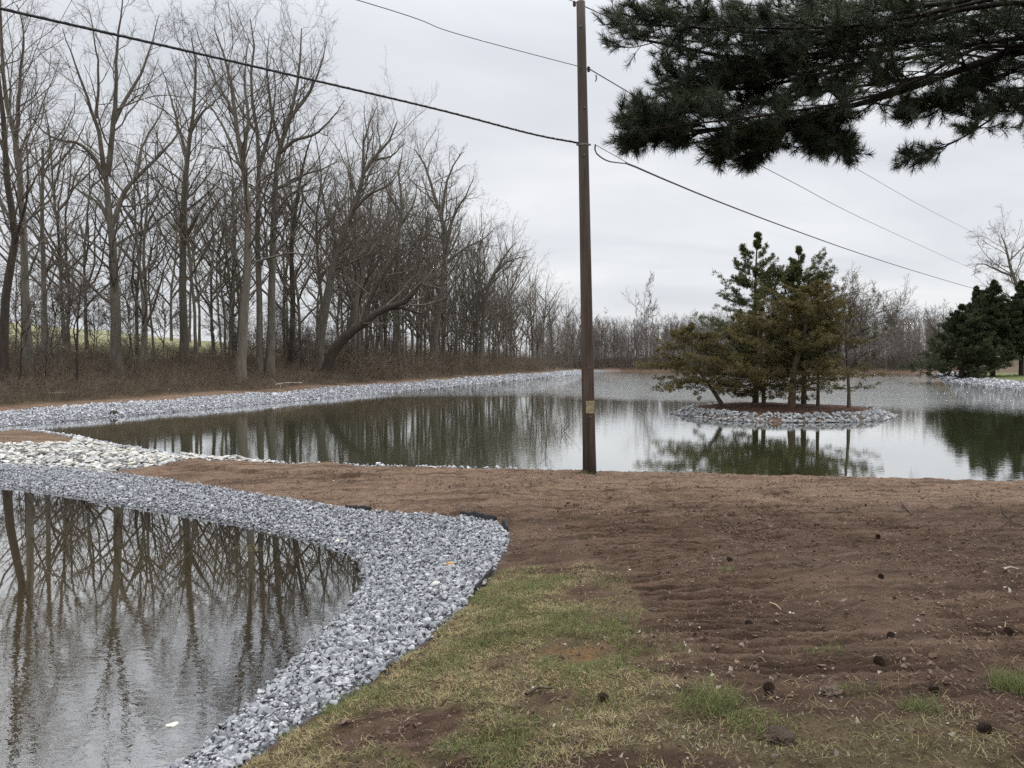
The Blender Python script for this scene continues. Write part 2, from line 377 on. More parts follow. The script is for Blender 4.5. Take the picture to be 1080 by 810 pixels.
def mat_water(name, murk, k, wave, wscale, rough, tint, ior, powr):
    m, t, N = M(name)
    pos = N('ShaderNodeNewGeometry').outputs['Position']
    dep = N('ShaderNodeAttribute', attribute_name='depth').outputs['Fac']
    a = noise(N, N('ShaderNodeMapping', {0: pos, 'Scale': (1.0, 1.6, 1)}).outputs[0], wscale, 3, 0.55, 0.3)
    b = noise(N, N('ShaderNodeMapping', {0: pos, 'Scale': (0.5, 1.0, 1), 'Rotation': (0, 0, 0.4)}).outputs[0], wscale * 0.22, 2, 0.5)
    gust = noise(N, N('ShaderNodeMapping', {0: pos, 'Scale': (0.5, 1.0, 1)}).outputs[0], 0.12, 3, 0.5)
    ruf = N('ShaderNodeAttribute', attribute_name='ruffle').outputs['Fac']
    amp = mth(N, 'MULTIPLY', mth(N, 'ADD', 0.35, mth(N, 'MULTIPLY', gust, 0.9)), ruf)
    h = mth(N, 'MULTIPLY', mth(N, 'ADD', mth(N, 'MULTIPLY', a, 0.55), mth(N, 'MULTIPLY', b, 0.55)), amp)
    nrm = N('ShaderNodeBump', {'Height': h, 'Distance': wave, 'Strength': 1.0}).outputs[0]
    fr = N('ShaderNodeFresnel', {'IOR': ior, 'Normal': nrm}).outputs[0]
    fr = mth(N, 'POWER', fr, powr)
    gl = N('ShaderNodeBsdfGlossy', {0: (1, 1, 1, 1), 'Roughness': rough, 'Normal': nrm})
    cloud = noise(N, pos, 0.5, 4)
    mk = mixc(N, ramp(N, cloud, [(0.35, 0.0), (0.7, 1.0)]), murk, tuple(1.25 * q for q in murk))
    df = N('ShaderNodeBsdfDiffuse', {0: mk})
    tr = N('ShaderNodeBsdfTransparent', {0: rgba(tint)})
    op = mth(N, 'SUBTRACT', 1.0, mth(N, 'POWER', math.e, mth(N, 'MULTIPLY', dep, -k)))
    body = N('ShaderNodeMixShader', {0: op, 1: tr.outputs[0], 2: df.outputs[0]})
    sh = N('ShaderNodeMixShader', {0: fr, 1: body.outputs[0], 2: gl.outputs[0]})
    N('ShaderNodeOutputMaterial', {0: sh.outputs[0]})
    return m
LAKEW = mat_water('lake_water_surface', (0.042, 0.047, 0.022), 3.5, 0.012, 4.0, 0.02, (0.7, 0.72, 0.6), 1.6, 0.36)
PONDW = mat_water('pond_water_surface', (0.06, 0.046, 0.022), 1.3, 0.0022, 8.0, 0.0, (0.8, 0.78, 0.66), 1.65, 0.33)

# ------------------------------------------------------------------ terrain
POND_Z = -0.05
lake_near = [(-12.7, 22.5), (-9.6, 19.6), (-7.2, 17.6), (-4.4, 16.0), (1.4, 15.0), (8.5, 13.8), (14, 13.4), (26, 14), (38, 20), (46, 40)]
lake_right = [onz(1082, 411, 0), onz(1040, 406, 0), onz(1003, 403.5, 0), onz(992, 397, 0), onz(985, 394.8, 0)]
lake_far = [onz(900, 393.2, 0), onz(760, 392.3, 0), onz(640, 392, 0), onz(622, 393, 0)]
lake_left = [onz(600, 395.8, 0), onz(560, 399.6, 0), onz(500, 405.6, 0), onz(400, 415, 0), onz(310, 423.5, 0), onz(230, 430.5, 0), onz(120, 440, 0), onz(0, 450, 0), (-21, 27), (-19, 25.6), (-16.5, 25.3)]
LAKE = lake_near + lake_right + lake_far + lake_left
pin = [(0, 512), (60, 520), (150, 535), (230, 548), (300, 562), (355, 577), (382, 590), (390, 605), (384, 625), (360, 655), (320, 695), (270, 745), (225, 785), (195, 812)]
POND_IN = catmull([onz(a, b, POND_Z) for a, b in pin], 60)
POND = [tuple(p) for p in POND_IN] + [(-2.6, 3.4), (-4, 2.2), (-9, 2), (-15, 4), (-19, 9), (-18, 15), (-14, 16.2)]
IC = (11.75, 33.4); IR = (4.5, 3.75)
def isl(x, y):
    a = np.arctan2((y - IC[1]) / IR[1], (x - IC[0]) / IR[0])
    w = 1 + 0.05 * np.sin(3 * a + 1) + 0.03 * np.sin(5 * a)
    r = np.hypot((x - IC[0]) / IR[0], (y - IC[1]) / IR[1]) / w
    return (r - 1) * 4.0
def parts(x, y):
    dl = sdpoly(x, y, LAKE); dp = sdpoly(x, y, POND); di = isl(x, y)
    return dl, dp, di
def zbase(x, y, pr=None):
    x = np.asarray(x, float); y = np.asarray(y, float)
    dl, dp, di = pr if pr else parts(x, y)
    dk = np.maximum(dl, -di)
    pond = dp < dk
    d = np.minimum(dk, dp)
    ang = np.degrees(np.arctan2(x, np.maximum(y, 0.01)))
    plat = 0.40 + 0.5 * sstep(12.5, 2.0, y) - 0.16 * sstep(-5.5, -8.5, x) * sstep(30, 12, y)
    plat = plat + 0.3 * sstep(26, 40, y)
    w = sstep(6.5, -1.5, ang) * sstep(24, 33, y)
    s = np.maximum(0, dl - 3.7)
    hill = (5.4 * sstep(0, 12, s) + 0.075 * np.clip(s - 9, 0, 45)) * (1 - 0.72 * sstep(62, 115, y))
    plat = plat + w * hill
    plat = plat + (1 - w) * sstep(90, 130, y) * np.clip(dl - 3, 0, 80) * 0.03
    plat = np.where(di < 2, 0.42 + 0.12 * sstep(0, -3, di), plat)
    k = np.where(pond, 0.36, 0.28)
    k = np.where((~pond) & (y < 27) & (x > -15), 1.0, k)
    k = np.where(di < 2, 0.75, k)
    land = plat * (1 - np.exp(-np.maximum(d, 0) * k / np.maximum(plat, 0.05)))
    lev = np.where(pond, POND_Z, 0.0) * sstep(1.5, 0, d)
    under = -np.minimum(0.33 * np.maximum(-d, 0), 1.4)
    return np.where(d > 0, land, under) + lev
def hits(pxs, zoff=0.0):
    out = []
    ts = np.r_[np.arange(2, 40, 0.01), np.arange(40, 260, 0.1)]
    for px, py in pxs:
        d = ray(px, py)
        X = d[0] * ts; Y = d[1] * ts; Z = CZ + d[2] * ts
        g = zbase(X, Y) + zoff
        i = np.argmax(Z < g) if (Z < g).any() else len(ts) - 1
        out.append((X[i], Y[i]))
    return out
def hit(px, py): return hits([(px, py)])[0]
gout = [(-30, 490), (0, 489), (60, 494), (105, 498), (150, 503), (240, 517), (330, 530), (395, 540), (460, 545), (505, 549), (530, 556), (536, 566), (533, 580), (518, 605), (488, 642), (440, 685), (380, 728), (300, 778), (250, 815)]
GOUT = catmull(hits(gout), 90)
GRAVPOLY = [tuple(p) for p in GOUT] + [(-2.0, 3.2), (-4, 1.5), (-10, 1), (-17, 3), (-21, 9), (-20, 17)]
SPILL = hits([(-40, 492), (-40, 474), (0, 470), (40, 468.5), (75, 467), (100, 463), (130, 464), (180, 470.5), (235, 476), (290, 484), (318, 489.5), (290, 489), (230, 486), (205, 484), (175, 489), (140, 495), (105, 498), (60, 494.5), (0, 490)])
GRASSP = hits([(250, 815), (300, 778), (380, 728), (440, 685), (488, 642), (515, 612), (560, 604), (640, 608), (690, 640), (668, 660), (690, 700), (735, 735), (800, 742), (880, 757), (985, 752), (1085, 772), (1100, 830), (240, 830)])
RUSTP = hits([(560, 690), (590, 672), (640, 675), (660, 688), (620, 700), (590, 704)])
def detail(x, y, dmin, gz):
    r = np.hypot(x, y)
    near = sstep(40, 12, r) * sstep(0.0, 0.35, dmin)
    a = (fbm(x, y, 0.9, 3, 3) - 0.5) * 0.07 + (fbm(x, y, 0.22, 3, 11) - 0.5) * 0.06 + (fbm(x, y, 0.08, 2, 23) - 0.5) * 0.04
    # cleat marks of the machine: rows across two wheel tracks
    wob = (fbm(x, y, 2.5, 2, 31) - 0.5) * 0.3
    yy = y + wob + 0.06 * x
    row = np.exp(-(((yy / 0.125) % 1.0 - 0.5) / 0.17) ** 2)
    xx = x + 0.12 * (y - 8)
    trk = sum(np.exp(-((xx - c) / 0.33) ** 4) for c in (1.1, 1.75, 2.7, 3.5, 4.4))
    patch = sstep(0.36, 0.6, fbm(x, y, 1.4, 3, 41))
    zone = sstep(3.6, 4.8, y) * sstep(13.5, 11.5, y) * sstep(-0.2, 0.6, x)
    cl = -0.075 * row * trk * patch * zone - 0.012 * trk * zone
    # smoother scraped strips on the berm
    strip = sstep(9.5, 11, y) * (x < 9) * (np.sin(y * 9 + x * 0.6 + wob * 4) * 0.014)
    return near * ((a + cl) * (1 - 0.75 * gz) + strip * (1 - gz)) + (1 - sstep(40, 12, r)) * sstep(0.5, 3, dmin) * (fbm(x, y, 3.0, 4, 5) - 0.5) * 0.35
def zone_masks(x, y, pr):
    dl, dp, di = pr
    gz = sstep(0.06, -0.06, sdpoly(x, y, GRAVPOLY)) * (dp < 50)
    sp = sstep(0.08, -0.08, sdpoly(x, y, SPILL))
    ang = np.degrees(np.arctan2(x, np.maximum(y, 0.01)))
    left = ((ang < 8) | (x < -12)) & (dl < 3.0) & (y > 24.5)
    gl = np.where(left, sstep(2.7, 2.4, dl), 0)
    right = (x > 30) & (y > 25) & (y < 130)
    gl = np.maximum(gl, np.where(right, sstep(2.4, 2.0, dl), 0))
    berm = (y < 27) & (x > -16) & (dl < 1.2)
    gl = np.maximum(gl, np.where(berm, sstep(0.62, 0.5, dl), 0))
    return gz, sp, gl
def ztop(x, y):
    x = np.asarray(x, float); y = np.asarray(y, float)
    pr = parts(x, y); dm = np.minimum(np.maximum(pr[0], -pr[2]), pr[1])
    gz, sp, gl = zone_masks(x, y, pr)
    return zbase(x, y, pr) + detail(x, y, dm, np.maximum(np.maximum(gz, sp), gl))

angs = np.r_[np.linspace(-180, -45, 28)[:-1], np.linspace(-45, 45, 660), np.linspace(45, 180, 28)[1:-1]]
rs = np.r_[0.02, np.geomspace(0.3, 2.4, 24)[:-1], np.geomspace(2.4, 17, 480)[:-1], np.geomspace(17, 90, 190)[:-1], np.geomspace(90, 2600, 110)]
AA, RR = np.meshgrid(np.radians(angs), rs)
GX, GY = RR * np.sin(AA), RR * np.cos(AA)
gx, gy = GX.ravel(), GY.ravel()
pr = parts(gx, gy)
dmin = np.minimum(np.maximum(pr[0], -pr[2]), pr[1])
gz, sp, gl = zone_masks(gx, gy, pr)
gall = np.maximum(np.maximum(gz, sp), gl)
gzv = zbase(gx, gy, pr)
gzf = gzv + detail(gx, gy, dmin, gall)
NA, NR = len(angs), len(rs)
ii = np.arange(NR - 1)[:, None] * NA; jj = np.arange(NA)[None, :]; jn = (np.arange(NA) + 1)[None, :] % NA
quads = np.stack([ii + jj, ii + jn, ii + NA + jn, ii + NA + jj], -1).reshape(-1, 4)[:, ::-1]
angd = np.degrees(np.arctan2(gx, np.maximum(gy, 0.01)))
leftw = ((angd < 8) & (gy > 26)) * 1.0
leaf = leftw * sstep(3.5, 4.3, pr[0] + (fbm(gx, gy, 2, 3, 61) - 0.5) * 1.2)
field = leftw * sstep(12.5, 14.5, pr[0] + (fbm(gx, gy, 3, 3, 62) - 0.5) * 3) * sstep(125, 105, gy)
farw = (gy > 60) * (angd >= 4) * sstep(5, 9, pr[0])
leaf = np.maximum(leaf, farw)
lawn = sstep(2.2, 2.8, pr[0]) * (gx > 30) * (gy > 30) * (gy < 105)
leaf = leaf * (1 - lawn)
g_in = sdpoly(gx, gy, GRASSP)
gn = fbm(gx, gy, 0.7, 4, 71)
grass = sstep(0.15, -0.15, g_in + (gn - 0.5) * 0.5) * sstep(0.22, 0.42, gn)
rust = sstep(0.25, -0.25, sdpoly(gx, gy, RUSTP)) * 0.55
dry = sstep(8.5, 11.5, gy + (gn - 0.5) * 2) * (gy < 45) * 0.85
dry = np.maximum(dry, 0.5 * (leftw * (pr[0] < 6)))
mulch = sstep(-0.35, -0.6, pr[2])
zA = np.stack([gall, grass, leaf, field], 1); zB = np.stack([dry, mulch, rust, lawn], 1)
g = mesh('ground', np.stack([gx, gy, gzf], 1), quads, GROUND, colattrs={'zone_a': zA, 'zone_b': zB})
tag(g, kind='structure', label='bare brown graded soil with bank and berm between the two ponds')

# ------------------------------------------------------------------ water
def water(name, dist, level, mat, ruffle, label):
    st = 2
    ai = np.r_[0:27:1, 27:27 + 660:st * 2, 27 + 660 - 1:NA]; ri = np.r_[0:NR:st]
    ai = np.unique(ai)
    sub = (ri[:, None] * NA + ai[None, :])
    dd = dist[sub]; X = gx[sub]; Y = gy[sub]
    ok = (dd[:-1, :-1] < 0.3) | (dd[1:, 1:] < 0.3) | (dd[:-1, 1:] < 0.3) | (dd[1:, :-1] < 0.3)
    idx = np.arange(sub.size).reshape(sub.shape)
    q = np.stack([idx[:-1, :-1], idx[1:, :-1], idx[1:, 1:], idx[:-1, 1:]], -1)[ok]
    used = np.unique(q); remap = np.full(sub.size, -1); remap[used] = np.arange(len(used))
    x, y = X.ravel()[used], Y.ravel()[used]
    dep = np.maximum(0, level - gzv[sub].ravel()[used])
    o = mesh(name, np.stack([x, y, np.full(len(x), level)], 1), remap[q][:, ::-1], mat, attrs={'depth': dep, 'ruffle': ruffle(x, y)})
    tag(o, kind='structure', label=label)
def ruf_lake(x, y):
    r = np.hypot(x, y); ang = np.degrees(np.arctan2(x, y))
    return 0.26 + 7.0 * sstep(46, 66, r + ang * 0.3 + 6 * (fbm(x, y, 9, 2, 91) - 0.5))
def ruf_pond(x, y):
    return 0.05 + 1.25 * sstep(9.0, 4.8, y) 
water('lake_water', pr[0], 0.0, LAKEW, ruf_lake, 'still grey green lake reflecting bare trees and sky')
water('pond_water', pr[1], POND_Z, PONDW, ruf_pond, 'shallow brownish pond at lower left reflecting bare trees')

# ------------------------------------------------------------------ stones
def hullproto(n, seed, flat=1.0, bevel=0):
    r_ = random.Random(seed); bm = bmesh.new()
    for _ in range(n):
        v = Vector((r_.gauss(0, 1), r_.gauss(0, 1), r_.gauss(0, 1))).normalized() * r_.uniform(0.75, 1.05)
        bm.verts.new((v.x, v.y, v.z * flat))
    res = bmesh.ops.convex_hull(bm, input=bm.verts)
    bmesh.ops.delete(bm, geom=[e for e in res['geom_interior'] if isinstance(e, bmesh.types.BMVert)], context='VERTS')
    if bevel:
        bmesh.ops.bevel(bm, geom=bm.edges[:] + bm.verts[:], offset=bevel, segments=1, affect='EDGES', clamp_overlap=True)
    bmesh.ops.triangulate(bm, faces=bm.faces[:])
    bm.verts.ensure_lookup_table(); bm.verts.index_update()
    V = np.array([v.co[:] for v in bm.verts]); Fc = np.array([[v.index for v in f.verts] for f in bm.faces]); bm.free()
    return V, Fc
HI = [hullproto(11, 100 + i) for i in range(8)]
LO = [hullproto(7, 200 + i) for i in range(6)]
def randrot(n, tilt=1.0):
    a = rng.uniform(0, 2 * math.pi, n); b = rng.normal(0, tilt, n); c = rng.normal(0, tilt, n)
    ca, sa, cb, sb, cc, s_c = np.cos(a), np.sin(a), np.cos(b), np.sin(b), np.cos(c), np.sin(c)
    Z = np.zeros(n); O = np.ones(n)
    Rz = np.stack([ca, -sa, Z, sa, ca, Z, Z, Z, O], 1).reshape(n, 3, 3)
    Rx = np.stack([O, Z, Z, Z, cb, -sb, Z, sb, cb], 1).reshape(n, 3, 3)
    Ry = np.stack([cc, Z, s_c, Z, O, Z, -s_c, Z, cc], 1).reshape(n, 3, 3)
    return Rz @ Rx @ Ry
def stones(name, pos, size, mat, protos=HI, shape=(1, 0.8, 0.6), tilt=0.7, jit=0.2):
    n = len(pos); which = rng.integers(0, len(protos), n); Vs, Fs, Rn = [], [], []; o = 0
    for k, (pv, pf) in enumerate(protos):
        s = which == k; m_ = s.sum()
        if not m_: continue
        scl = size[s][:, None] * np.array(shape) * rng.uniform(1 - jit, 1 + jit, (m_, 3))
        v = np.einsum('nij,nvj->nvi', randrot(m_, tilt), pv[None] * scl[:, None, :]) + pos[s][:, None, :]
        f = pf[None] + (np.arange(m_) * len(pv))[:, None, None] + o
        Vs.append(v.reshape(-1, 3)); Fs.append(f.reshape(-1, 3)); Rn.append(np.repeat(rng.random(m_), len(pv))); o += m_ * len(pv)
    return mesh(name, np.vstack(Vs), np.vstack(Fs), mat, attrs={'rnd': np.concatenate(Rn)}, smooth=False)
def scatter(bounds, per_m2):
    x0, x1, y0, y1 = bounds; n = int((x1 - x0) * (y1 - y0) * per_m2)
    return rng.uniform(x0, x1, n), rng.uniform(y0, y1, n)
# near pond gravel
x, y = scatter((-16, 0.6, 3.6, 18), 1450)
d1 = sdpoly(x, y, GRAVPOLY); d2 = sdpoly(x, y, POND)
inview = (x / y > -0.72)
keep = (d1 < -0.01 + 0.06 * (rng.random(len(x)) - 0.5)) & (d2 > -1.1) & inview & (rng.random(len(x)) < np.where(d2 < -0.1, 0.55, 1)) & (sdpoly(x, y, SPILL) > -0.05)
x, y, d2 = x[keep], y[keep], d2[keep]
sz = rng.lognormal(math.log(0.0195), 0.42, len(x)); sz = np.clip(sz, 0.007, 0.05)
z = ztop(x, y) + sz * 0.3 + rng.random(len(x)) * 0.022
tag(stones('gravel', np.stack([x, y, z], 1), sz, GRAVEL), 'crushed grey limestone gravel lining the edge of the near pond', 'gravel', kind='stuff')
# far shore gravel
xs, ys, szs = [], [], []
for (a, b, dens, s0) in ((25, 45, 95, 0.062), (45, 75, 42, 0.085), (75, 150, 14, 0.14)):
    x, y = scatter((-28, 26 if a > 45 else 5, a, b), dens)
    dl, dp, di = parts(x, y); gz_, sp_, gl_ = zone_masks(x, y, (dl, dp, di))
    kp = (dl > -0.6) & (dl < 2.75) & (x / y > -0.75) & (gl_ > 0.3) & (x < 20 + 0 * y)
    xs.append(x[kp]); ys.append(y[kp]); szs.append(np.full(kp.sum(), s0))
x, y = scatter((35, 75, 50, 125), 10); dl, dp, di = parts(x, y); kp = (dl > -0.5) & (dl < 2.3) & (x / y < 0.72)
xs.append(x[kp]); ys.append(y[kp]); szs.append(np.full(kp.sum(), 0.14))
x, y = scatter((-16, 14, 12.5, 27), 160); dl, dp, di = parts(x, y); kp = (dl > -0.4) & (dl < 0.6) & (x / y > -0.72) & (x < 1.0)
xs.append(x[kp]); ys.append(y[kp]); szs.append(np.full(kp.sum(), 0.055))
x, y, sz = np.concatenate(xs), np.concatenate(ys), np.concatenate(szs) * rng.lognormal(0, 0.25, sum(len(q) for q in xs))
z = ztop(x, y) + sz * 0.35
tag(stones('shore_gravel', np.stack([x, y, z], 1), sz, GRAVEL_FAR, LO), 'pale crushed limestone band along the edge of the lake', 'gravel', kind='stuff')
# pebbles and soil crumbs on the bare soil
def soilscatter(n, ymax):
    r = 3.0 * (ymax / 3.0) ** rng.random(n); a = np.radians(rng.uniform(-38, 38, n))
    x, y = r * np.sin(a), r * np.cos(a)
    pr_ = parts(x, y); gz_, sp_, gl_ = zone_masks(x, y, pr_)
    k = (gz_ < 0.05) & (sp_ < 0.05) & (gl_ < 0.05) & (np.minimum(pr_[0], pr_[1]) > 0.1)
    return x[k], y[k]
x, y = soilscatter(2200, 15); cl = fbm(x, y, 1.3, 3, 77); k = rng.random(len(x)) < sstep(0.3, 0.65, cl); x, y = x[k], y[k]
sz = np.clip(rng.lognormal(math.log(0.009), 0.45, len(x)), 0.004, 0.028)
tag(stones('pebbles', np.stack([x, y, ztop(x, y) + sz * 0.3], 1), sz, PEB, LO), 'small pale pebbles scattered over the bare soil', 'pebbles', kind='stuff')
x, y = soilscatter(150000, 14.5); cl = fbm(x, y, 0.6, 4, 78, 0.65); k = (rng.random(len(x)) < 0.12 + 0.88 * sstep(0.38, 0.62, cl)) & ((sdpoly(x, y, GRASSP) > 0) | (rng.random(len(x)) < 0.35)); x, y = x[k], y[k]
sz = np.clip(rng.lognormal(math.log(0.0075), 0.55, len(x)) * (0.75 + 0.05 * y), 0.003, 0.034)
tag(stones('soil_crumbs', np.stack([x, y, ztop(x, y) + sz * 0.1], 1), sz, CLODS, LO), 'loose dark crumbs of soil over the graded dirt', 'soil', kind='stuff')

# individual rocks: spillway slabs and island ring
def rockmesh(name, seed, mat, flat):
    V, Fc = hullproto(13, seed, flat, 0.12); return mesh(name, V, Fc, mat, smooth=False, link=False)
slabs = [rockmesh('flat_stone', 300 + i, RIPRAP, 0.5) for i in range(7)]
rocks = [rockmesh('rock', 400 + i, ROCKW, 0.8) for i in range(8)]
def inst(name, me, loc, scale, rot, label, cat, group):
    o = bpy.data.objects.new(name, me); o.location = loc; o.scale = scale; o.rotation_euler = rot; COL.objects.link(o)
    return tag(o, label, cat, group)
sx = np.array(SPILL); n = 0
x, y = scatter((sx[:, 0].min(), sx[:, 0].max(), sx[:, 1].min(), sx[:, 1].max()), 110); k = (sdpoly(x, y, SPILL) < 0.03) & (x / y > -0.72)
x, y = x[k], y[k]; sz = np.clip(rng.lognormal(math.log(0.07), 0.35, len(x)), 0.03, 0.14)
tag(stones('spillway_stones', np.stack([x, y, ztop(x, y) + 0.01], 1), sz, RIPRAP, HI, (1, 0.75, 0.4), 0.25), 'bed of pale flat rubble filling the spillway', 'stones', kind='stuff')
cand = []
while len(cand) < 290 and n < 60000:
    n += 1
    x, y = random.uniform(sx[:, 0].min(), sx[:, 0].max()), random.uniform(sx[:, 1].min(), sx[:, 1].max())
    if x / y < -0.70: continue
    if sdpoly(np.array([x]), np.array([y]), SPILL)[0] > -0.03: continue
    s = random.uniform(0.075, 0.155)
    if any((x - a) ** 2 + (y - b) ** 2 < (0.55 * (s + c)) ** 2 for a, b, c in cand): continue
    cand.append((x, y, s))
zc = ztop([c[0] for c in cand], [c[1] for c in cand])
for (x, y, s), z in zip(cand, zc):
    inst('flat_stone', random.choice(slabs), (x, y, z + 0.06), (s * random.uniform(0.8, 1.25), s * random.uniform(0.6, 0.95), s * 0.75), (random.gauss(0, 0.15), random.gauss(0, 0.15), random.uniform(0, 6.3)),
         'pale flat stone laid in the spillway between the two ponds', 'stone', 'pale flat stones of the spillway')
cand = []; n = 0
while len(cand) < 295 and n < 60000:
    n += 1
    a = random.uniform(0, 2 * math.pi)
    if math.sin(a) > 0.35 and random.random() < 0.75: continue
    d = random.uniform(-0.62, 0.22)
    rr = 1 + d / 4.0; w = 1 + 0.05 * math.sin(3 * a + 1) + 0.03 * math.sin(5 * a)
    x, y = IC[0] + IR[0] * rr * w * math.cos(a), IC[1] + IR[1] * rr * w * math.sin(a)
    s = random.uniform(0.085, 0.165)
    if any((x - p) ** 2 + (y - q) ** 2 < (0.44 * (s + c)) ** 2 for p, q, c, _ in cand): continue
    cand.append((x, y, s, d))
zc = zbase([c[0] for c in cand], [c[1] for c in cand])
for (x, y, s, d), z in zip(cand, zc):
    inst('rock', random.choice(rocks), (x, y, max(z, -0.1) + 0.035), (s, s * random.uniform(0.75, 1), s * random.uniform(0.7, 1.0)), (random.gauss(0, 0.4), random.gauss(0, 0.4), random.uniform(0, 6.3)),
         'white grey rock in the ring around the island', 'rock', 'rocks ringing the island')

x, y = scatter((IC[0] - 6, IC[0] + 6, IC[1] - 5, IC[1] + 5), 75); d_ = isl(x, y); k = (d_ > -0.62) & (d_ < 0.3); x, y = x[k], y[k]
sz = np.clip(rng.lognormal(math.log(0.085), 0.3, len(x)), 0.04, 0.14)
tag(stones('island_gravel', np.stack([x, y, np.maximum(zbase(x, y), -0.1) + 0.02], 1), sz, ROCKW, LO), 'smaller grey rubble packed between the rocks of the island edge', 'gravel', kind='stuff')

# ------------------------------------------------------------------ bare trees
def spawn(pts, rad, nper, t0, t1, lr, ang, up, wig, Pn, rr, rmin, lmax=None, lmin=0.05):
    """children for each parent polyline: pts (N,P,3) -> (N*nper,Pn,3)"""
    N_, Pp, _ = pts.shape
    t = (np.arange(nper)[None, :] + rng.random((N_, nper))) / nper
    t = t0 + (t1 - t0) * t
    f = t * (Pp - 1); i = np.minimum(f.astype(int), Pp - 2); fr = (f - i)[..., None]
    n_ = np.arange(N_)[:, None]
    p = pts[n_, i] * (1 - fr) + pts[n_, i + 1] * fr
    tan = unit(pts[n_, i + 1] - pts[n_, i])
    r0 = rad[n_, i] * (1 - fr[..., 0]) + rad[n_, i + 1] * fr[..., 0]
    L = np.linalg.norm(np.diff(pts, axis=1), axis=2).sum(1)[:, None]
    ln = L * lr * (1.15 - 0.75 * t) * rng.uniform(0.6, 1.3, t.shape)
    if lmax: ln = np.minimum(ln, lmax * rng.uniform(0.7, 1.1, t.shape))
    ln = np.maximum(ln, lmin)
    side = rng.normal(0, 1, tan.shape); side -= (side * tan).sum(-1, keepdims=True) * tan; side = unit(side)
    a = rng.normal(ang, 0.22, t.shape)[..., None]
    d = unit(tan * np.cos(a) + side * np.sin(a))
    p = p.reshape(-1, 3); d = d.reshape(-1, 3); ln = ln.reshape(-1); r0 = r0.reshape(-1)
    out = [p]; step = ln / (Pn - 1)
    for k in range(Pn - 1):
        d = unit(d + rng.normal(0, wig, d.shape) + np.array([0, 0, up]))
        p = p + d * step[:, None]; out.append(p)
    C = np.stack(out, 1)
    rb = np.maximum(r0 * rr, rmin)
    rads = rb[:, None] * np.linspace(1, 0.35, Pn)[None]
    return C, rads
def resamp(poly, n): return catmull(poly, n)
def grow(lines, name, bark, twig, dens=1.0, fine=1.0, twr=0.0058, link=True, lscale=1.0, up=0.07, ksides=7, loc=(0, 0, 0), start=0.3):
    """lines: list of (pts, r0, r1, is_trunk); returns the tree (> trunk, crown)"""
    TV = []; roots = []
    for pts, r0, r1, tr in lines:
        q = resamp(pts, 14)
        q[1:-1] += rng.normal(0, 0.02 * lscale, (12, 3))
        rad = r1 + (r0 - r1) * np.linspace(1, 0, 14) ** (0.8 if tr else 1.0)
        if tr: rad[0] *= 1.3; rad[1] *= 1.08
        TV.append(tubes(q[None], rad[None], ksides)); roots.append((q, rad, tr))
    CV = []; L1p, L1r = [], []
    for q, rad, tr in roots:
        L = np.linalg.norm(np.diff(q, axis=0), axis=1).sum()
        n = max(4, int(L * 1.3 * dens / lscale))
        c, r = spawn(q[None], rad[None], n, start if tr else 0.12, 1.0, 0.5, 0.85, up, 0.15, 8, 0.36, twr * 1.6, 6.0 * lscale, 0.9 * lscale)
        L1p.append(c); L1r.append(r)
    p1 = np.concatenate(L1p); r1_ = np.concatenate(L1r)
    p2, r2 = spawn(p1, r1_, max(3, int(7 * dens)), 0.15, 1.0, 0.55, 0.75, up * 0.6, 0.17, 6, 0.5, twr * 1.25, 2.8 * lscale, 0.4 * lscale)
    p3, r3 = spawn(p2, r2, max(3, int(8 * fine)), 0.12, 1.0, 0.55, 0.75, up * 0.5, 0.2, 4, 0.6, twr, 1.1 * lscale, 0.25 * lscale)
    V1, F1 = tubes(p1, r1_, 4); V2, F2 = tubes(p2, r2, 3); V3, F3 = tubes(p3, r3, 3)
    o = empty(name, loc)
    l = np.array(loc)
    V, Fc = joinvf(TV); mesh('trunk', V - l, Fc, bark, o)
    V, Fc = joinvf([(V1, F1), (V2, F2), (V3, F3)]); mesh('crown', V - l, Fc, twig, o)
    return o
def pxline(pts, D, depth):
    """image-traced limb put at its real distance, wandering in depth"""
    out = []; dd = D
    for i, (a, b) in enumerate(pts):
        out.append(P(a, b, dd)); dd += depth * random.uniform(0.5, 1.1)
    return out
def foot(px, py=None, D=45):
    d = ray(px, 400); x = d[0] / d[1] * D
    return np.array([x, D, float(ztop([x], [D])[0])])
def behind(px, off):
    ds = np.arange(26, 160, 0.25); x = (px - 540) / F * ds
    ok = (sdpoly(x, ds, LAKE) > off) & (ds > np.interp(px, [0, 255, 400, 600], [30, 38, 52, 118]))
    return float(ds[np.argmax(ok)])
def hero(label, D, lines, bark=BARK, **kw):
    """lines: (pixels, base width px, tip width px, trunk?)"""
    random.seed(len(label) * 31 + int(D * 10))
    Ls = []
    for k, (pts, w0, w1, tr) in enumerate(lines):
        q = pxline(pts, D, 0 if tr else random.choice([-1, 1]) * 0.5)
        if tr:
            f = foot(pts[0][0], D=D); f[2] -= 0.15
            while len(q) and q[0][2] < f[2] + 0.6: q.pop(0)
            q = [f] + q
        Ls.append((q, w0 / F * D / 2, w1 * 0.55 / F * D / 2, tr))
    o = grow(Ls, 'bare_tree', bark, TWIG, loc=tuple(Ls[0][0][0]), **kw)
    return tag(o, label, 'tree', 'bare trees on the left bank')

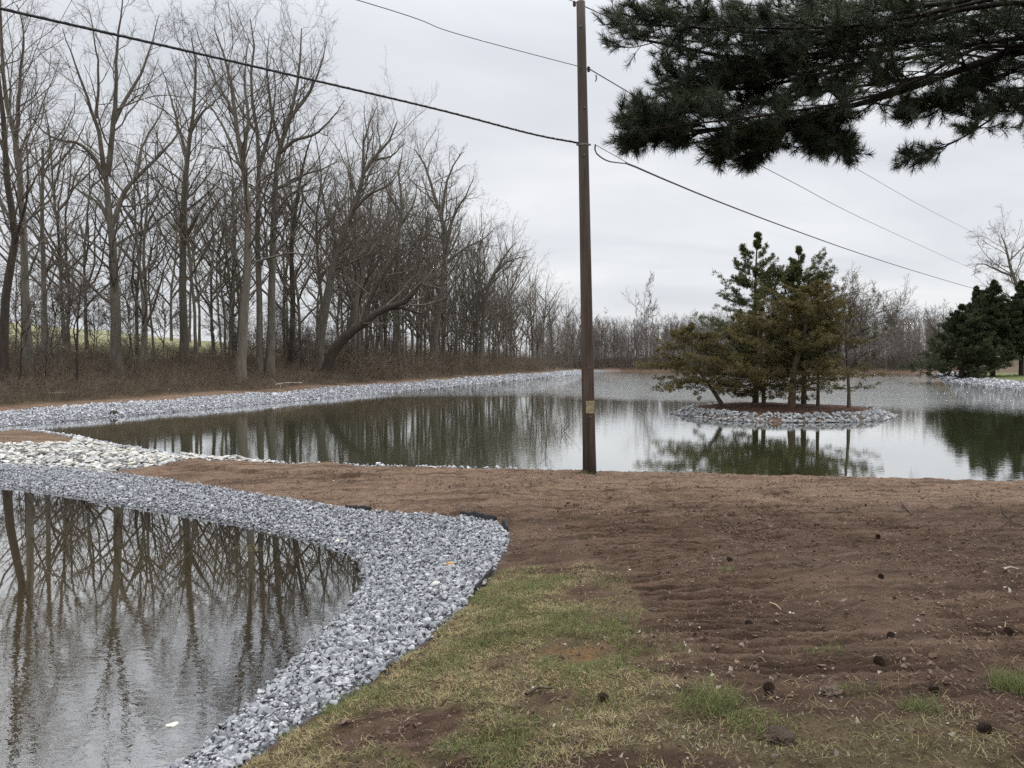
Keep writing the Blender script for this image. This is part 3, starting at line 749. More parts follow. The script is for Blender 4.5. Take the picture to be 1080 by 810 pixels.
hero('forked bare tree at the far left edge of the wood', behind(29, 9), [
    ([(29, 400), (27, 300), (22, 210), (17, 150), (5, 98), (2, 40), (0, -20)], 9, 2.5, True),
    ([(17, 150), (20, 111), (22, 74), (25, 37), (18, 5)], 5, 1.5, False),
    ([(24, 250), (8, 225), (-8, 190), (-18, 150)], 4, 1, False), ([(26, 300), (40, 262), (46, 230)], 3, 1, False)])
hero('dark bare tree leaning in from the left edge above the bank', behind(2, 7.5), [
    ([(2, 400), (4, 330), (10, 285), (16, 255), (8, 190), (3, 120), (-4, 60), (-6, 0)], 10, 3, True),
    ([(14, 262), (24, 225), (30, 195), (28, 150)], 4, 1.2, False)], bark=BARK_DARK)
o = hero('broken limbless dead trunk standing beside the forked tree', behind(47, 10), [
    ([(47, 400), (46, 320), (45, 240), (45, 156)], 6, 4.4, True)], dens=0.02, fine=0.4, start=0.5)
hero('broad spreading bare tree with a thick trunk and long side limbs', behind(123, 9), [
    ([(123, 400), (121, 310), (118, 250), (113, 205), (111, 184)], 12, 8, True),
    ([(117, 238), (104, 215), (88, 204), (70, 192), (55, 190)], 4, 1, False),
    ([(112, 190), (100, 168), (84, 152), (62, 148), (42, 135), (28, 116)], 5, 1.2, False),
    ([(111, 186), (106, 150), (96, 115), (86, 85), (76, 58), (66, 30)], 5.5, 1.2, False),
    ([(113, 186), (119, 135), (122, 100), (123, 55), (128, 15), (130, -12)], 6.5, 1.4, False),
    ([(120, 130), (134, 102), (150, 74), (160, 45), (168, 15)], 4.5, 1.2, False),
    ([(118, 238), (132, 203), (150, 181), (174, 158), (195, 130), (210, 114)], 6, 1.3, False),
    ([(119, 262), (138, 248), (158, 240), (178, 231)], 3.4, 1, False),
    ([(101, 125), (104, 85), (100, 45), (94, 10)], 3.5, 1, False),
    ([(143, 188), (152, 150), (170, 120), (176, 90)], 3.5, 1, False)], dens=0.9)
hero('straight bare tree just right of the broad spreading tree', behind(194, 11), [
    ([(194, 400), (193, 300), (194, 215), (198, 160), (204, 115), (206, 70), (202, 40)], 9, 2, True),
    ([(197, 165), (186, 125), (178, 95), (170, 70)], 4, 1, False), ([(201, 140), (214, 118), (226, 108), (240, 92)], 3.5, 1, False),
    ([(193, 260), (210, 225), (222, 200)], 3, 1, False)])
hero('slim bare tree rising between two thicker trunks', behind(153, 10), [
    ([(153, 400), (154, 330), (152, 260), (156, 200), (153, 150)], 4.5, 1.5, True)])
hero('pale barked tall tree with the lightest trunk by the gravel', behind(254, 6.0), [
    ([(254, 412), (257, 345), (262, 262), (260, 200), (255, 165), (249, 130), (245, 95), (236, 58), (226, 30)], 10.5, 2.2, True),
    ([(259, 190), (245, 155), (228, 120), (210, 100), (196, 84)], 4, 1, False),
    ([(256, 165), (262, 125), (258, 85), (262, 40)], 4.5, 1.2, False),
    ([(261, 230), (240, 205), (218, 190), (204, 185)], 3.2, 1, False),
    ([(247, 120), (228, 85), (214, 50), (205, 25)], 3.4, 1, False)], bark=BARK_PALE)
hero('slender tall tree right behind the pale barked trunk', behind(274, 7.5), [
    ([(274, 400), (274, 330), (272, 240), (273, 170), (270, 130), (264, 90), (268, 50), (264, 20)], 7.5, 2, True),
    ([(273, 180), (284, 140), (290, 100), (288, 60)], 4, 1, False), ([(271, 140), (250, 108), (244, 80)], 3, 1, False)], dens=0.8)
hero('tall many limbed tree whose crown spreads over the wood', behind(284, 7), [
    ([(284, 400), (287, 310), (289, 225), (293, 165), (304, 130), (312, 98), (316, 66), (318, 30)], 9.5, 2, True),
    ([(294, 162), (312, 148), (335, 140), (352, 122), (364, 105)], 4.5, 1, False),
    ([(289, 235), (300, 212), (320, 196), (338, 180)], 4, 1, False),
    ([(291, 200), (312, 188), (340, 178), (362, 168)], 3.6, 1, False),
    ([(306, 125), (326, 98), (338, 70), (345, 40)], 4, 1, False),
    ([(296, 155), (286, 115), (282, 70), (284, 35)], 4, 1, False)])
hero('bent old tree leaning low to the right over the bank', behind(343, 6.3), [
    ([(343, 398), (349, 376), (362, 357), (384, 341), (404, 326), (428, 318), (440, 304), (452, 288)], 13, 3, True),
    ([(384, 341), (392, 312), (408, 285), (420, 262)], 6, 1.5, False),
    ([(405, 326), (425, 326), (446, 330), (462, 322)], 3.5, 1, False),
    ([(365, 356), (372, 322), (362, 290), (366, 262)], 5, 1.2, False)], bark=BARK_DARK, start=0.5, dens=0.6, fine=0.8)
hero('thick trunked tree curving right with a spiky crown', behind(334, 8), [
    ([(334, 398), (340, 345), (348, 300), (360, 252), (376, 212), (384, 183), (400, 160), (411, 148), (419, 128)], 11, 2.2, True),
    ([(372, 222), (390, 205), (408, 196), (424, 180)], 4, 1, False), ([(383, 186), (384, 150), (392, 125), (398, 112)], 4, 1, False),
    ([(358, 262), (344, 225), (338, 190), (330, 165)], 4, 1, False), ([(395, 168), (412, 165), (428, 150)], 3, 1, False)], up=0.16)
hero('twin limbed tree in the middle of the wood above the gravel curve', behind(456, 8.5), [
    ([(456, 398), (459, 350), (467, 292), (470, 250), (460, 212), (447, 172), (438, 158)], 9, 2, True),
    ([(470, 255), (480, 225), (492, 205), (500, 185)], 4, 1, False), ([(466, 225), (472, 190), (484, 165), (490, 160)], 4, 1, False),
    ([(468, 280), (490, 262), (510, 252), (524, 238)], 3.5, 1, False), ([(462, 325), (445, 300), (432, 285)], 3, 1, False)])
hero('upright tree standing between the bent tree and the twin limbed tree', behind(419, 9), [
    ([(419, 398), (418, 330), (419, 260), (424, 215), (420, 180), (424, 165)], 8, 2, True),
    ([(421, 240), (436, 215), (440, 190)], 3.5, 1, False), ([(422, 225), (408, 200), (402, 180)], 3.5, 1, False)])
hero('tree leaning right toward the pole with an arched limb', behind(506, 7), [
    ([(506, 398), (509, 350), (514, 306), (524, 284), (535, 266), (545, 255)], 6, 1.5, True),
    ([(520, 290), (536, 276), (556, 270)], 3, 1, False), ([(512, 320), (505, 285), (508, 255)], 3, 1, False)])
hero('straight dark tree left of the curving spiky tree', behind(306, 9), [
    ([(306, 398), (309, 330), (308, 260), (314, 205), (322, 165), (330, 140)], 7, 1.8, True), ([(310, 230), (298, 195), (296, 165)], 3, 1, False)], bark=BARK_DARK)
hero('leggy tree between the curving tree and the bent tree', behind(372, 8), [
    ([(372, 398), (374, 340), (380, 290), (390, 250), (392, 205), (402, 180)], 7, 1.8, True), ([(384, 275), (398, 240), (412, 220)], 3, 1, False)])
s = hero('black stemmed sapling alone on the brown bank below the field', behind(82, 6.5), [
    ([(82, 415), (81, 375), (82, 340), (84, 318), (86, 296)], 3.4, 1.2, True), ([(82, 338), (74, 318), (64, 298)], 1.6, .8, False), ([(83, 335), (96, 318), (106, 300)], 1.6, .8, False)],
    bark=BARK_DARK, dens=1.0, fine=0.6, lscale=0.5, start=0.6)

# repeats: prototypes, then copies with their own place, turn and size
def proto_tree(seed, h, spread, bark, twig, name='bare_tree', **kw):
    global rng
    keep_ = rng; rng = np.random.default_rng(seed); r_ = random.Random(seed)
    lean = r_.uniform(-0.06, 0.06), r_.uniform(-0.06, 0.06)
    tp = [(0, 0, -0.2)]
    for k in range(1, 6):
        t = k / 5; tp.append((lean[0] * h * t + r_.gauss(0, 0.012 * h), lean[1] * h * t + r_.gauss(0, 0.012 * h), h * 0.93 * t))
    lines = [(tp, h * 0.0075, h * 0.001, True)]
    tpn = resamp(tp, 30)
    for k in range(r_.randint(5, 8)):
        t = r_.uniform(0.18, 0.75); b = tpn[int(t * 29)]; a = r_.uniform(0, 6.28); L = h * spread * (1.1 - t) * r_.uniform(0.7, 1.2)
        d = np.array([math.cos(a) * 0.7, math.sin(a) * 0.7, 0.75]); q = [b]; p = b
        for _ in range(4):
            p = p + d / np.linalg.norm(d) * L / 4; d = d + np.array([r_.gauss(0, .2), r_.gauss(0, .2), 0.18]); q.append(p)
        lines.append((q, h * 0.005, h * 0.0011, False))
    o = grow(lines, name, bark, twig, **kw)
    rng = keep_
    return o
def place(proto, used, x, y, sc_, label, cat, group, zoff=0.0):
    o = proto if proto not in used else copy_tree(proto)
    used.add(proto)
    o.location = (x, y, float(ztop([x], [y])[0]) + zoff); o.rotation_euler = (0, 0, random.uniform(0, 6.28)); o.scale = (sc_, sc_, sc_ * random.uniform(0.92, 1.1))
    return tag(o, label, cat, group)
random.seed(77)
MID = [proto_tree(500 + i, 15, 0.6, BARK, TWIG, dens=0.52, fine=0.8, twr=0.0062, start=0.2) for i in range(6)]
SAP = [proto_tree(520 + i, 5.5, 0.4, [BARK, BARK_DARK][i % 2], TWIG, dens=0.9, fine=0.7, lscale=0.5, twr=0.007, name='sapling', ksides=5) for i in range(4)]
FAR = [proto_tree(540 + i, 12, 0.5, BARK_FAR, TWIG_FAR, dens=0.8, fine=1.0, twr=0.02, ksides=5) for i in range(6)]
used = set()
def along_left(py, off):
    """point a given distance behind the left shoreline; py runs along it in metres of depth"""
    q = np.array(lake_left[:8][::-1]); X = np.interp(py, q[:, 1], q[:, 0])
    return X - off, py + off * 0.45
for k in range(20):
    D = random.uniform(27, 60); x, y = along_left(D, random.uniform(8, 18))
    if x / y < -0.8 or sdpoly(np.array([x]), np.array([y]), LAKE)[0] < 6: continue
    place(MID[k % 6], used, x, y, random.uniform(0.65, 1.2), 'slim bare tree standing among others in the crowded wood on the left bank', 'tree', 'filler trees of the left wood')
for k in range(120):
    D = 50 + 84 * (k / 119) + random.uniform(-3, 3); x, y = along_left(D, random.uniform(5.5, 9) + 16 * random.random() ** 1.5)
    if D < 74 and k % 3: continue
    place(MID[k % 6], used, x, y, float(np.interp(D, [50, 72, 97, 121], [1.3, 1.45, 1.25, 1.0])) * random.uniform(0.65, 1.08), 'bare tree in the line receding along the lake shore toward the pole', 'tree', 'trees receding along the left shore')
for k in range(26):
    px = 385 + 215 * (k + random.random()) / 26; D = behind(px, random.uniform(6.5, 16)); x = (px - 540) / F * D
    top = float(np.interp(px, [385, 440, 500, 550, 600], [135, 165, 195, 255, 300])) + random.uniform(-5, 45)
    o = place(MID[(k * 5) % 6], used, x, D, ((395 - top) / F * D) / 15.3, 'bare tree of the canopy stepping down from the tall wood toward the pole', 'tree', 'trees stepping down toward the pole'); o.scale = (o.scale[0] * .85, o.scale[1] * .85, o.scale[0])
for k in range(12):
    px = random.uniform(555, 612); D = 118 + 30 * random.random(); x = (px - 540) / F * D
    if sdpoly(np.array([x]), np.array([D]), LAKE)[0] < 4: D += 25; x = (px - 540) / F * D
    if sdpoly(np.array([x]), np.array([D]), LAKE)[0] < 3: continue
    top = float(np.interp(px, [555, 612], [262, 305])) + random.uniform(0, 35)
    o = place(MID[(k * 5) % 6], used, x, D, ((392 - top) / F * D) / 15.3, 'bare tree of the canopy stepping down from the tall wood toward the pole', 'tree', 'trees stepping down toward the pole')
for k in range(64):
    D = random.uniform(27, 90); x, y = along_left(D, random.uniform(5.8, 16))
    if x / y < -0.74: continue
    place(SAP[k % 4], used, x, y, random.uniform(0.6, 1.25), 'thin leafless sapling in the brush below the taller trees', 'sapling', 'saplings in the brush on the left bank')
# far shore
for k in range(64):
    px = 612 + (1010 - 612) * (k + random.random()) / 64; D = random.uniform(163, 185) if px < 900 else random.uniform(138, 165)
    d = ray(px, 390); x = d[0] / d[1] * D
    place(FAR[k % 6], used, x, D, random.uniform(0.45, 1.05), 'small grey brown bare tree on the far shore of the lake', 'tree', 'bare trees along the far shore')
d = ray(681, 390); o = place(FAR[2], used, d[0] / d[1] * 168, 168, 1.6, 'tallest bare tree on the far shore right of the pole', 'tree', 'bare trees along the far shore'); o.scale = (1.15, 1.15, 1.62)
def lone(label, D, lines, bark, **kw):
    o = hero(label, D, lines, bark, **kw); o['group'] = 'lone bare trees by the lake'; return o
lone('dark bare tree leaning right on the far dirt bank', 128, [([(980, 391), (984, 375), (989, 355), (991, 340)], 4.5, 1.2, True), ([(984, 372), (998, 352), (1003, 342)], 2, 1, False), ([(989, 355), (982, 342), (976, 332)], 2, .8, False)], BARK_DARK, twr=0.016)
lone('bare tree rising above the dark evergreens at the right edge', 92, [([(1092, 400), (1085, 340), (1074, 305), (1066, 282), (1060, 258), (1056, 248)], 7, 1.5, True), ([(1070, 292), (1050, 284), (1036, 278), (1025, 282)], 3, .8, False), ([(1078, 318), (1088, 285), (1096, 262)], 4, 1, False), ([(1064, 275), (1078, 262), (1085, 250)], 2, .8, False)], BARK, twr=0.012)

# far woods: one mass behind the far shore trees
def woods(name, spots, hs, label, twr):
    Vs = []
    tp = []; tr = []
    for (x, y, z), h in zip(spots, hs):
        q = np.linspace(0, 1, 6)[:, None] * np.array([0, 0, h]) + np.array([x, y, z - 0.2]); q[1:, :2] += np.cumsum(rng.normal(0, 0.02 * h, (5, 2)), 0)
        tp.append(q); tr.append(h * 0.009 * np.linspace(1, 0.2, 6))
    tp = np.array(tp); tr = np.array(tr)
    c1, r1 = spawn(tp, tr, 11, 0.12, 1.0, 0.36, 0.65, 0.12, 0.13, 5, 0.45, twr * 1.5)
    c2, r2 = spawn(c1, r1, 6, 0.1, 1.0, 0.5, 0.65, 0.1, 0.15, 4, 0.6, twr)
    V, Fc = joinvf([tubes(tp, tr, 4), tubes(c1, r1, 3), tubes(c2, r2, 3)])
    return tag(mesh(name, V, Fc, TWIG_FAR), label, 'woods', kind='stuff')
sp_, hs_ = [], []
for k in range(900):
    px = random.uniform(560, 1130); D = random.uniform(172, 235) if px < 905 else random.uniform(150, 225)
    d = ray(px, 390); x = d[0] / d[1] * D; sp_.append((x, D)); hs_.append(random.uniform(6.5, 9.5) + 4.0 * float(fbm(np.array([px * 1.0]), np.array([3.0]), 60, 3, 7)[0]))
zz = ztop([a for a, b in sp_], [b for a, b in sp_])
woods('far_woods', [(a, b, c) for (a, b), c in zip(sp_, zz)], hs_, 'hazy brown mass of leafless woods beyond the far shore', 0.024)

# undergrowth on the bank and along the shores
def thicket(name, xy, hmin, hmax, nb, r, label, mat=BRUSH):
    x, y = xy; n = len(x); z = ztop(x, y)
    h = rng.uniform(hmin, hmax, n); p = np.stack([x, y, z - 0.05], 1)
    d = unit(np.stack([rng.normal(0, 0.45, n), rng.normal(0, 0.45, n), np.ones(n)], 1)); out = [p]
    bend = np.stack([rng.normal(0, 0.25, n), rng.normal(0, 0.25, n), rng.normal(-0.12, 0.12, n)], 1)
    for k in range(4):
        p = p + d * (h / 4)[:, None]; out.append(p); d = unit(d + bend)
    c0 = np.stack(out, 1); r0 = np.full(n, r)[:, None] * np.linspace(1, 0.5, 5)[None]
    c1, r1 = spawn(c0, r0, nb, 0.2, 1.0, 0.5, 0.7, 0.0, 0.25, 4, 0.7, r * 0.55)
    V, Fc = joinvf([tubes(c0, r0, 3), tubes(c1, r1, 3)])
    return tag(mesh(name, V, Fc, mat), label, 'undergrowth', kind='stuff')
def bankpts(n, o0, o1, d0, d1):
    D = d0 * (d1 / d0) ** rng.random(n); q = np.array(lake_left[:8][::-1]); X = np.interp(D, q[:, 1], q[:, 0])
    off = o0 + (o1 - o0) * rng.random(n) ** 1.1
    x, y = X - off, D + off * 0.45
    k = x / y > -0.76
    return x[k], y[k]
thicket('undergrowth', bankpts(10500, 4.0, 14.0, 26, 70), 0.4, 1.4, 5, 0.008, 'tangled brown leafless brush covering the left bank')
thicket('shore_brush', bankpts(4600, 4.0, 18, 60, 135), 0.9, 3.8, 5, 0.015, 'brown brush along the receding left shore')
n_ = 4200; px_ = rng.uniform(575, 1000, n_); D_ = np.where(px_ < 900, rng.uniform(160, 178, n_), rng.uniform(140, 160, n_)); x_ = (px_ - 540) / F * D_
k_ = sdpoly(x_, D_, LAKE) > 2.5
thicket('far_brush', (x_[k_], D_[k_]), 1.6, 6.0, 8, 0.026, 'low brown thicket lining the far shore', FARBRUSH)

n_ = 900; px_ = rng.uniform(520, 640, n_); D_ = rng.uniform(122, 168, n_); x_ = (px_ - 540) / F * D_
k_ = sdpoly(x_, D_, LAKE) > 3.5
thicket('corner_brush', (x_[k_], D_[k_]), 1.0, 4.5, 6, 0.022, 'brown brush where the left shore meets the far shore', FARBRUSH)

# fallen branches on the bank
def fallen(label, pxs, r, mat=PALEWOOD, forks=3):
    pts = []
    for (a, b) in pxs:
        h = hit(a, b); pts.append((h[0], h[1]))
    zz = ztop([p[0] for p in pts], [p[1] for p in pts])
    q = resamp([(p[0], p[1], z + r + 0.08 + 0.1 * i) for i, (p, z) in enumerate(zip(pts, zz))], 10)
    rad = r * np.linspace(1, 0.45, 10)
    parts_ = [tubes(q[None], rad[None], 6)]
    c, cr_ = spawn(q[None], rad[None], forks, 0.3, 0.95, 0.4, 0.7, 0.06, 0.15, 6, 0.6, r * 0.3); parts_.append(tubes(c, cr_, 5))
    V, Fc = joinvf(parts_); return tag(mesh('fallen_branch', V, Fc, mat), label, 'branch', 'fallen branches on the left bank')
fallen('bleached fallen branch beside the dirt strip at far left', [(47, 416), (58, 418), (70, 420)], 0.03, forks=5)
fallen('weathered branch lying at the foot of the bank', [(158, 414), (176, 412), (198, 411)], 0.03, STICK, forks=4)
fallen('forked pale branch lying right of the pale barked tree', [(318, 407), (302, 408.5), (290, 411)], 0.05, forks=4)
fallen('grey fallen limb propped low in the brush', [(182, 408), (192, 411), (200, 413)], 0.05, STICK)

# ------------------------------------------------------------------ evergreens
def evergreen(name, trunk, r0, nb, prof, elev, mat, bark, leaf=(0.075, 0.013), dens=1.0, tip_up=0.25, t0=0.08, wide=0.5, skew=None, droop=0.0, seed=1, gap=0.0, flat=0.55, whorl=0, per=3):
    """trunk > crown; crown = limbs, branchlets and small flat sprays of scale leaves"""
    global rng
    keep_ = rng; rng = np.random.default_rng(seed)
    tq = resamp(trunk, 20); base = tq[0].copy(); tq = tq - base
    rad = r0 * np.linspace(1, 0.12, 20)
    H = np.linalg.norm(np.diff(tq, axis=0), axis=1).sum()
    t = t0 + (1 - t0) * np.sort(rng.random(nb)) ** 0.9
    if whorl: t = np.where(t < 0.76, np.clip((np.round(t * whorl) + rng.normal(0, 0.16, nb)) / whorl, t0, 0.95), np.clip(t, 0, 0.985))
    i = np.minimum((t * 19).astype(int), 18); fr = (t * 19 - i)[:, None]
    p = tq[i] * (1 - fr) + tq[i + 1] * fr
    az_ = np.arange(nb) * 2.4 + rng.normal(0, 0.5, nb)
    L = np.array([prof(v) for v in t]) * rng.uniform(0.62, 1.18, nb) * np.clip((1.03 - t) / 0.2, 0.22, 1)
    kp = ~((t > 0.8) & (rng.random(nb) < 0.45)); t, p, az_, L = t[kp], p[kp], az_[kp], L[kp]; nb = len(t)
    if skew is not None: L = L * (1 + skew * np.cos(az_))
    if gap: L = L * np.where(rng.random(nb) < gap, 0.35, 1)
    el = np.array([elev(v) for v in t]) + rng.normal(0, 0.13, nb)
    d = np.stack([np.cos(az_) * np.cos(el), np.sin(az_) * np.cos(el), np.sin(el)], 1)
    out = [p]
    for k in range(7):
        d = unit(d + rng.normal(0, 0.05, d.shape) + np.array([0, 0, (tip_up - droop) * (k / 6) - droop * 0.3]) * 0.35)
        p = p + d * (L / 7)[:, None]; out.append(p)
    b1 = np.stack(out, 1); br_ = np.maximum(r0 * 0.16 * (L / L.max())[:, None], 0.008) * np.linspace(1, 0.25, 8)[None]
    nb2 = max(4, int(14 * dens))
    b2, r2 = spawn(b1, br_, nb2, 0.15, 1.0, 0.36, 0.65, 0.03, 0.10, 5, 0.4, 0.005, wide, 0.12)
    b2 = b2[:, :1] + (b2 - b2[:, :1]) * np.array([1, 1, flat]) * np.repeat(np.clip((1.0 - t) / 0.28, 0.3, 1), nb2)[:, None, None]
    b3, r3 = spawn(b2, r2, max(2, int(4 * dens)), 0.1, 1.0, 0.6, 0.55, 0.05, 0.12, 4, 0.5, 0.004, wide * 0.45, 0.05)
    segs = np.concatenate([b2[:, 1:].reshape(-1, 3), b3.reshape(-1, 3), b1[:, 4:].reshape(-1, 3), tq[19:]])
    dirs = np.concatenate([np.gradient(b2, axis=1)[:, 1:].reshape(-1, 3), np.gradient(b3, axis=1).reshape(-1, 3), np.gradient(b1, axis=1)[:, 4:].reshape(-1, 3), np.gradient(tq, axis=0)[19:]])
    m_ = per
    segs = np.repeat(segs, m_, 0); dirs = unit(np.repeat(dirs, m_, 0)); n = len(segs)
    dd = unit(dirs + rng.normal(0, 0.5, dirs.shape)); ll = leaf[0] * rng.uniform(0.6, 1.4, n)[:, None]
    s_ = unit(np.cross(dd, rng.normal(0, 1, dd.shape))) * leaf[1] * rng.uniform(0.7, 1.3, n)[:, None]
    o_ = segs + rng.normal(0, leaf[0] * 0.4, segs.shape)
    V = np.stack([o_, o_ + dd * ll * 0.5 + s_, o_ + dd * ll, o_ + dd * ll * 0.5 - s_], 1).reshape(-1, 3)
    Fq = np.arange(n * 4).reshape(-1, 4)
    clump = np.repeat(rng.random(n // m_), m_); rn = np.repeat(np.clip(0.55 * clump + 0.45 * rng.random(n), 0, 1), 4)
    o = empty(name, tuple(base))
    tv = [tubes(tq[None], rad[None], 8), tubes(b1, br_, 4)]
    V0, F0 = joinvf(tv); mesh('trunk', V0, F0, bark, o)
    c = mesh('crown', V, Fq, mat, o, attrs={'rnd': rn}, smooth=False)
    rng = keep_
    return o
def ibase(px, D):
    d = ray(px, 400); x = d[0] / d[1] * D; return np.array([x, D, float(zbase(np.array([x]), np.array([D]))[0]) - 0.1])
def iline(px0, D, pts): return [ibase(px0, D)] + [P(a, b, D) for a, b in pts]
gI = 'trees on the island'
o = evergreen('cedar_tree', iline(797, 34.6, [(797, 400), (796, 340), (797, 290), (799, 247)]), 0.15, 125, lambda t: 0.3 + 3.6 * (1 - t) ** 0.85, lambda t: 0.1 + 0.3 * t + 3.0 * max(0, t - 0.8), CEDAR, CEDARBARK, seed=11, tip_up=0.45, t0=0.1, dens=1.1, wide=0.36, gap=0.18, whorl=19, per=3)
tag(o, 'tallest layered cedar on the island with open tiered branches', 'tree', gI)
o = evergreen('cedar_tree', iline(848, 34.0, [(848, 390), (846, 340), (843, 300), (842, 262)]), 0.13, 105, lambda t: 0.3 + 3.3 * (1 - t) ** 0.8, lambda t: 0.15 + 0.4 * t + 3.0 * max(0, t - 0.8), CEDAR, CEDARBARK, seed=23, tip_up=0.55, t0=0.2, dens=1.05, wide=0.36, whorl=14, skew=0.3, gap=0.2)
tag(o, 'cedar just right of the tallest one with branches sweeping up to the right', 'tree', gI)
o = evergreen('cedar_tree', iline(835, 31.6, [(836, 410), (838, 388), (846, 360), (854, 328), (862, 300)]), 0.17, 92, lambda t: 0.5 + 3.1 * (1 - t) ** 0.6, lambda t: 0.12 + 0.4 * t, CEDAR_BROWN, CEDARBARK, seed=31, tip_up=0.2, t0=0.10, dens=1.1, wide=0.36, skew=-0.15, droop=0.1)
tag(o, 'bronze green cedar at the front of the island with a thick dark trunk', 'tree', gI)
o = evergreen('cedar_tree', iline(806, 32.4, [(805, 410), (803, 380), (802, 345), (800, 325)]), 0.10, 60, lambda t: 0.4 + 2.6 * (1 - t) ** 0.6, lambda t: 0.1 + 0.4 * t, CEDAR_BROWN, CEDARBARK, seed=37, tip_up=0.15, t0=0.09, dens=1.1, wide=0.36, droop=0.1)
tag(o, 'low bushy bronze cedar under the tallest cedar', 'tree', gI)
o = evergreen('cedar_tree', iline(764, 33.2, [(752, 412), (738, 392), (730, 370), (728, 340)]), 0.10, 66, lambda t: 0.4 + 2.0 * math.sin(math.pi * min(1, max(0, t)) ** 0.7) ** 0.8, lambda t: -0.05 + 0.4 * t, CEDAR_BROWN, CEDARBARK, seed=41, tip_up=0.15, t0=0.2, dens=1.1, wide=0.36, droop=0.2)
tag(o, 'small bronze cedar leaning left over the water from the island', 'tree', gI)
o = evergreen('cedar_tree', iline(863, 33.0, [(863, 395), (864, 360), (866, 330), (868, 312)]), 0.085, 52, lambda t: 0.3 + 1.6 * (1 - t) ** 0.6, lambda t: 0.1 + 0.5 * t, CEDAR, CEDARBARK, seed=43, tip_up=0.3, t0=0.25, dens=0.9, wide=0.4)
tag(o, 'thin straight stemmed cedar on the right half of the island', 'tree', gI)
def island_bare():
    D = 32.6; b = ibase(896, D)
    L = [([b] + [P(a, c, D) for a, c in [(895, 405), (893, 370), (892, 345), (897, 325), (905, 310)]], 0.075, 0.02, True)]
    for pts in ([(893, 372), (905, 352), (918, 345), (935, 340), (950, 343)], [(893, 362), (908, 340), (925, 330), (940, 327)], [(894, 385), (912, 374), (925, 368)], [(894, 395), (908, 388), (918, 380)], [(892, 350), (884, 335), (880, 318)], [(894, 380), (880, 376), (862, 378)]):
        L.append(([P(a, c, D + random.uniform(-0.15, 0.15) + 0.25 * i * random.choice([-1, 1])) for i, (a, c) in enumerate(pts)], 0.035, 0.008, False))
    o = grow(L, 'bare_tree', BARK, TWIG, dens=1.5, fine=0.9, twr=0.0055, lscale=0.35, loc=tuple(b), up=0.08, start=0.5)
    tag(o, 'slender leafless tree at the right end of the island', 'tree', gI)
island_bare()
# dark evergreens on the right bank
gE = 'dark evergreens on the right bank'
def ebase(px, D): d = ray(px, 400); x = d[0] / d[1] * D; return np.array([x, D, float(ztop([x], [D])[0]) - 0.1])
for px, D, top, sd, lab, w, t0 in ((1014, 86.5, 322, 61, 'bushy dark evergreen reaching the water at the right shore', 3.6, 0.03), (1047, 88, 294, 62, 'dark evergreen with a clear trunk on the green lawn', 3.8, 0.2), (1077, 88, 297, 63, 'dark evergreen cut by the right edge of the view', 3.6, 0.2), (1030, 93, 303, 64, 'pointed evergreen rising behind the bushy one', 3.0, 0.1)):
    b = ebase(px, D)
    o = evergreen('evergreen_tree', [b, (b[0], D, b[2] + 3), (b[0] + 0.2, D, b[2] + 6), P(px, top, D)], 0.28, 140, lambda t, w=w: 0.45 + 1.5 * w * (1 - t) ** 1.0, lambda t: -0.05 + 0.3 * t + 3.0 * max(0, t - 0.8), CEDAR_DARK, BARK_DARK, leaf=(0.17, 0.034), seed=sd, tip_up=0.35, t0=t0, dens=1.0, wide=0.8, gap=0.15, whorl=20)
    tag(o, lab, 'tree', gE)

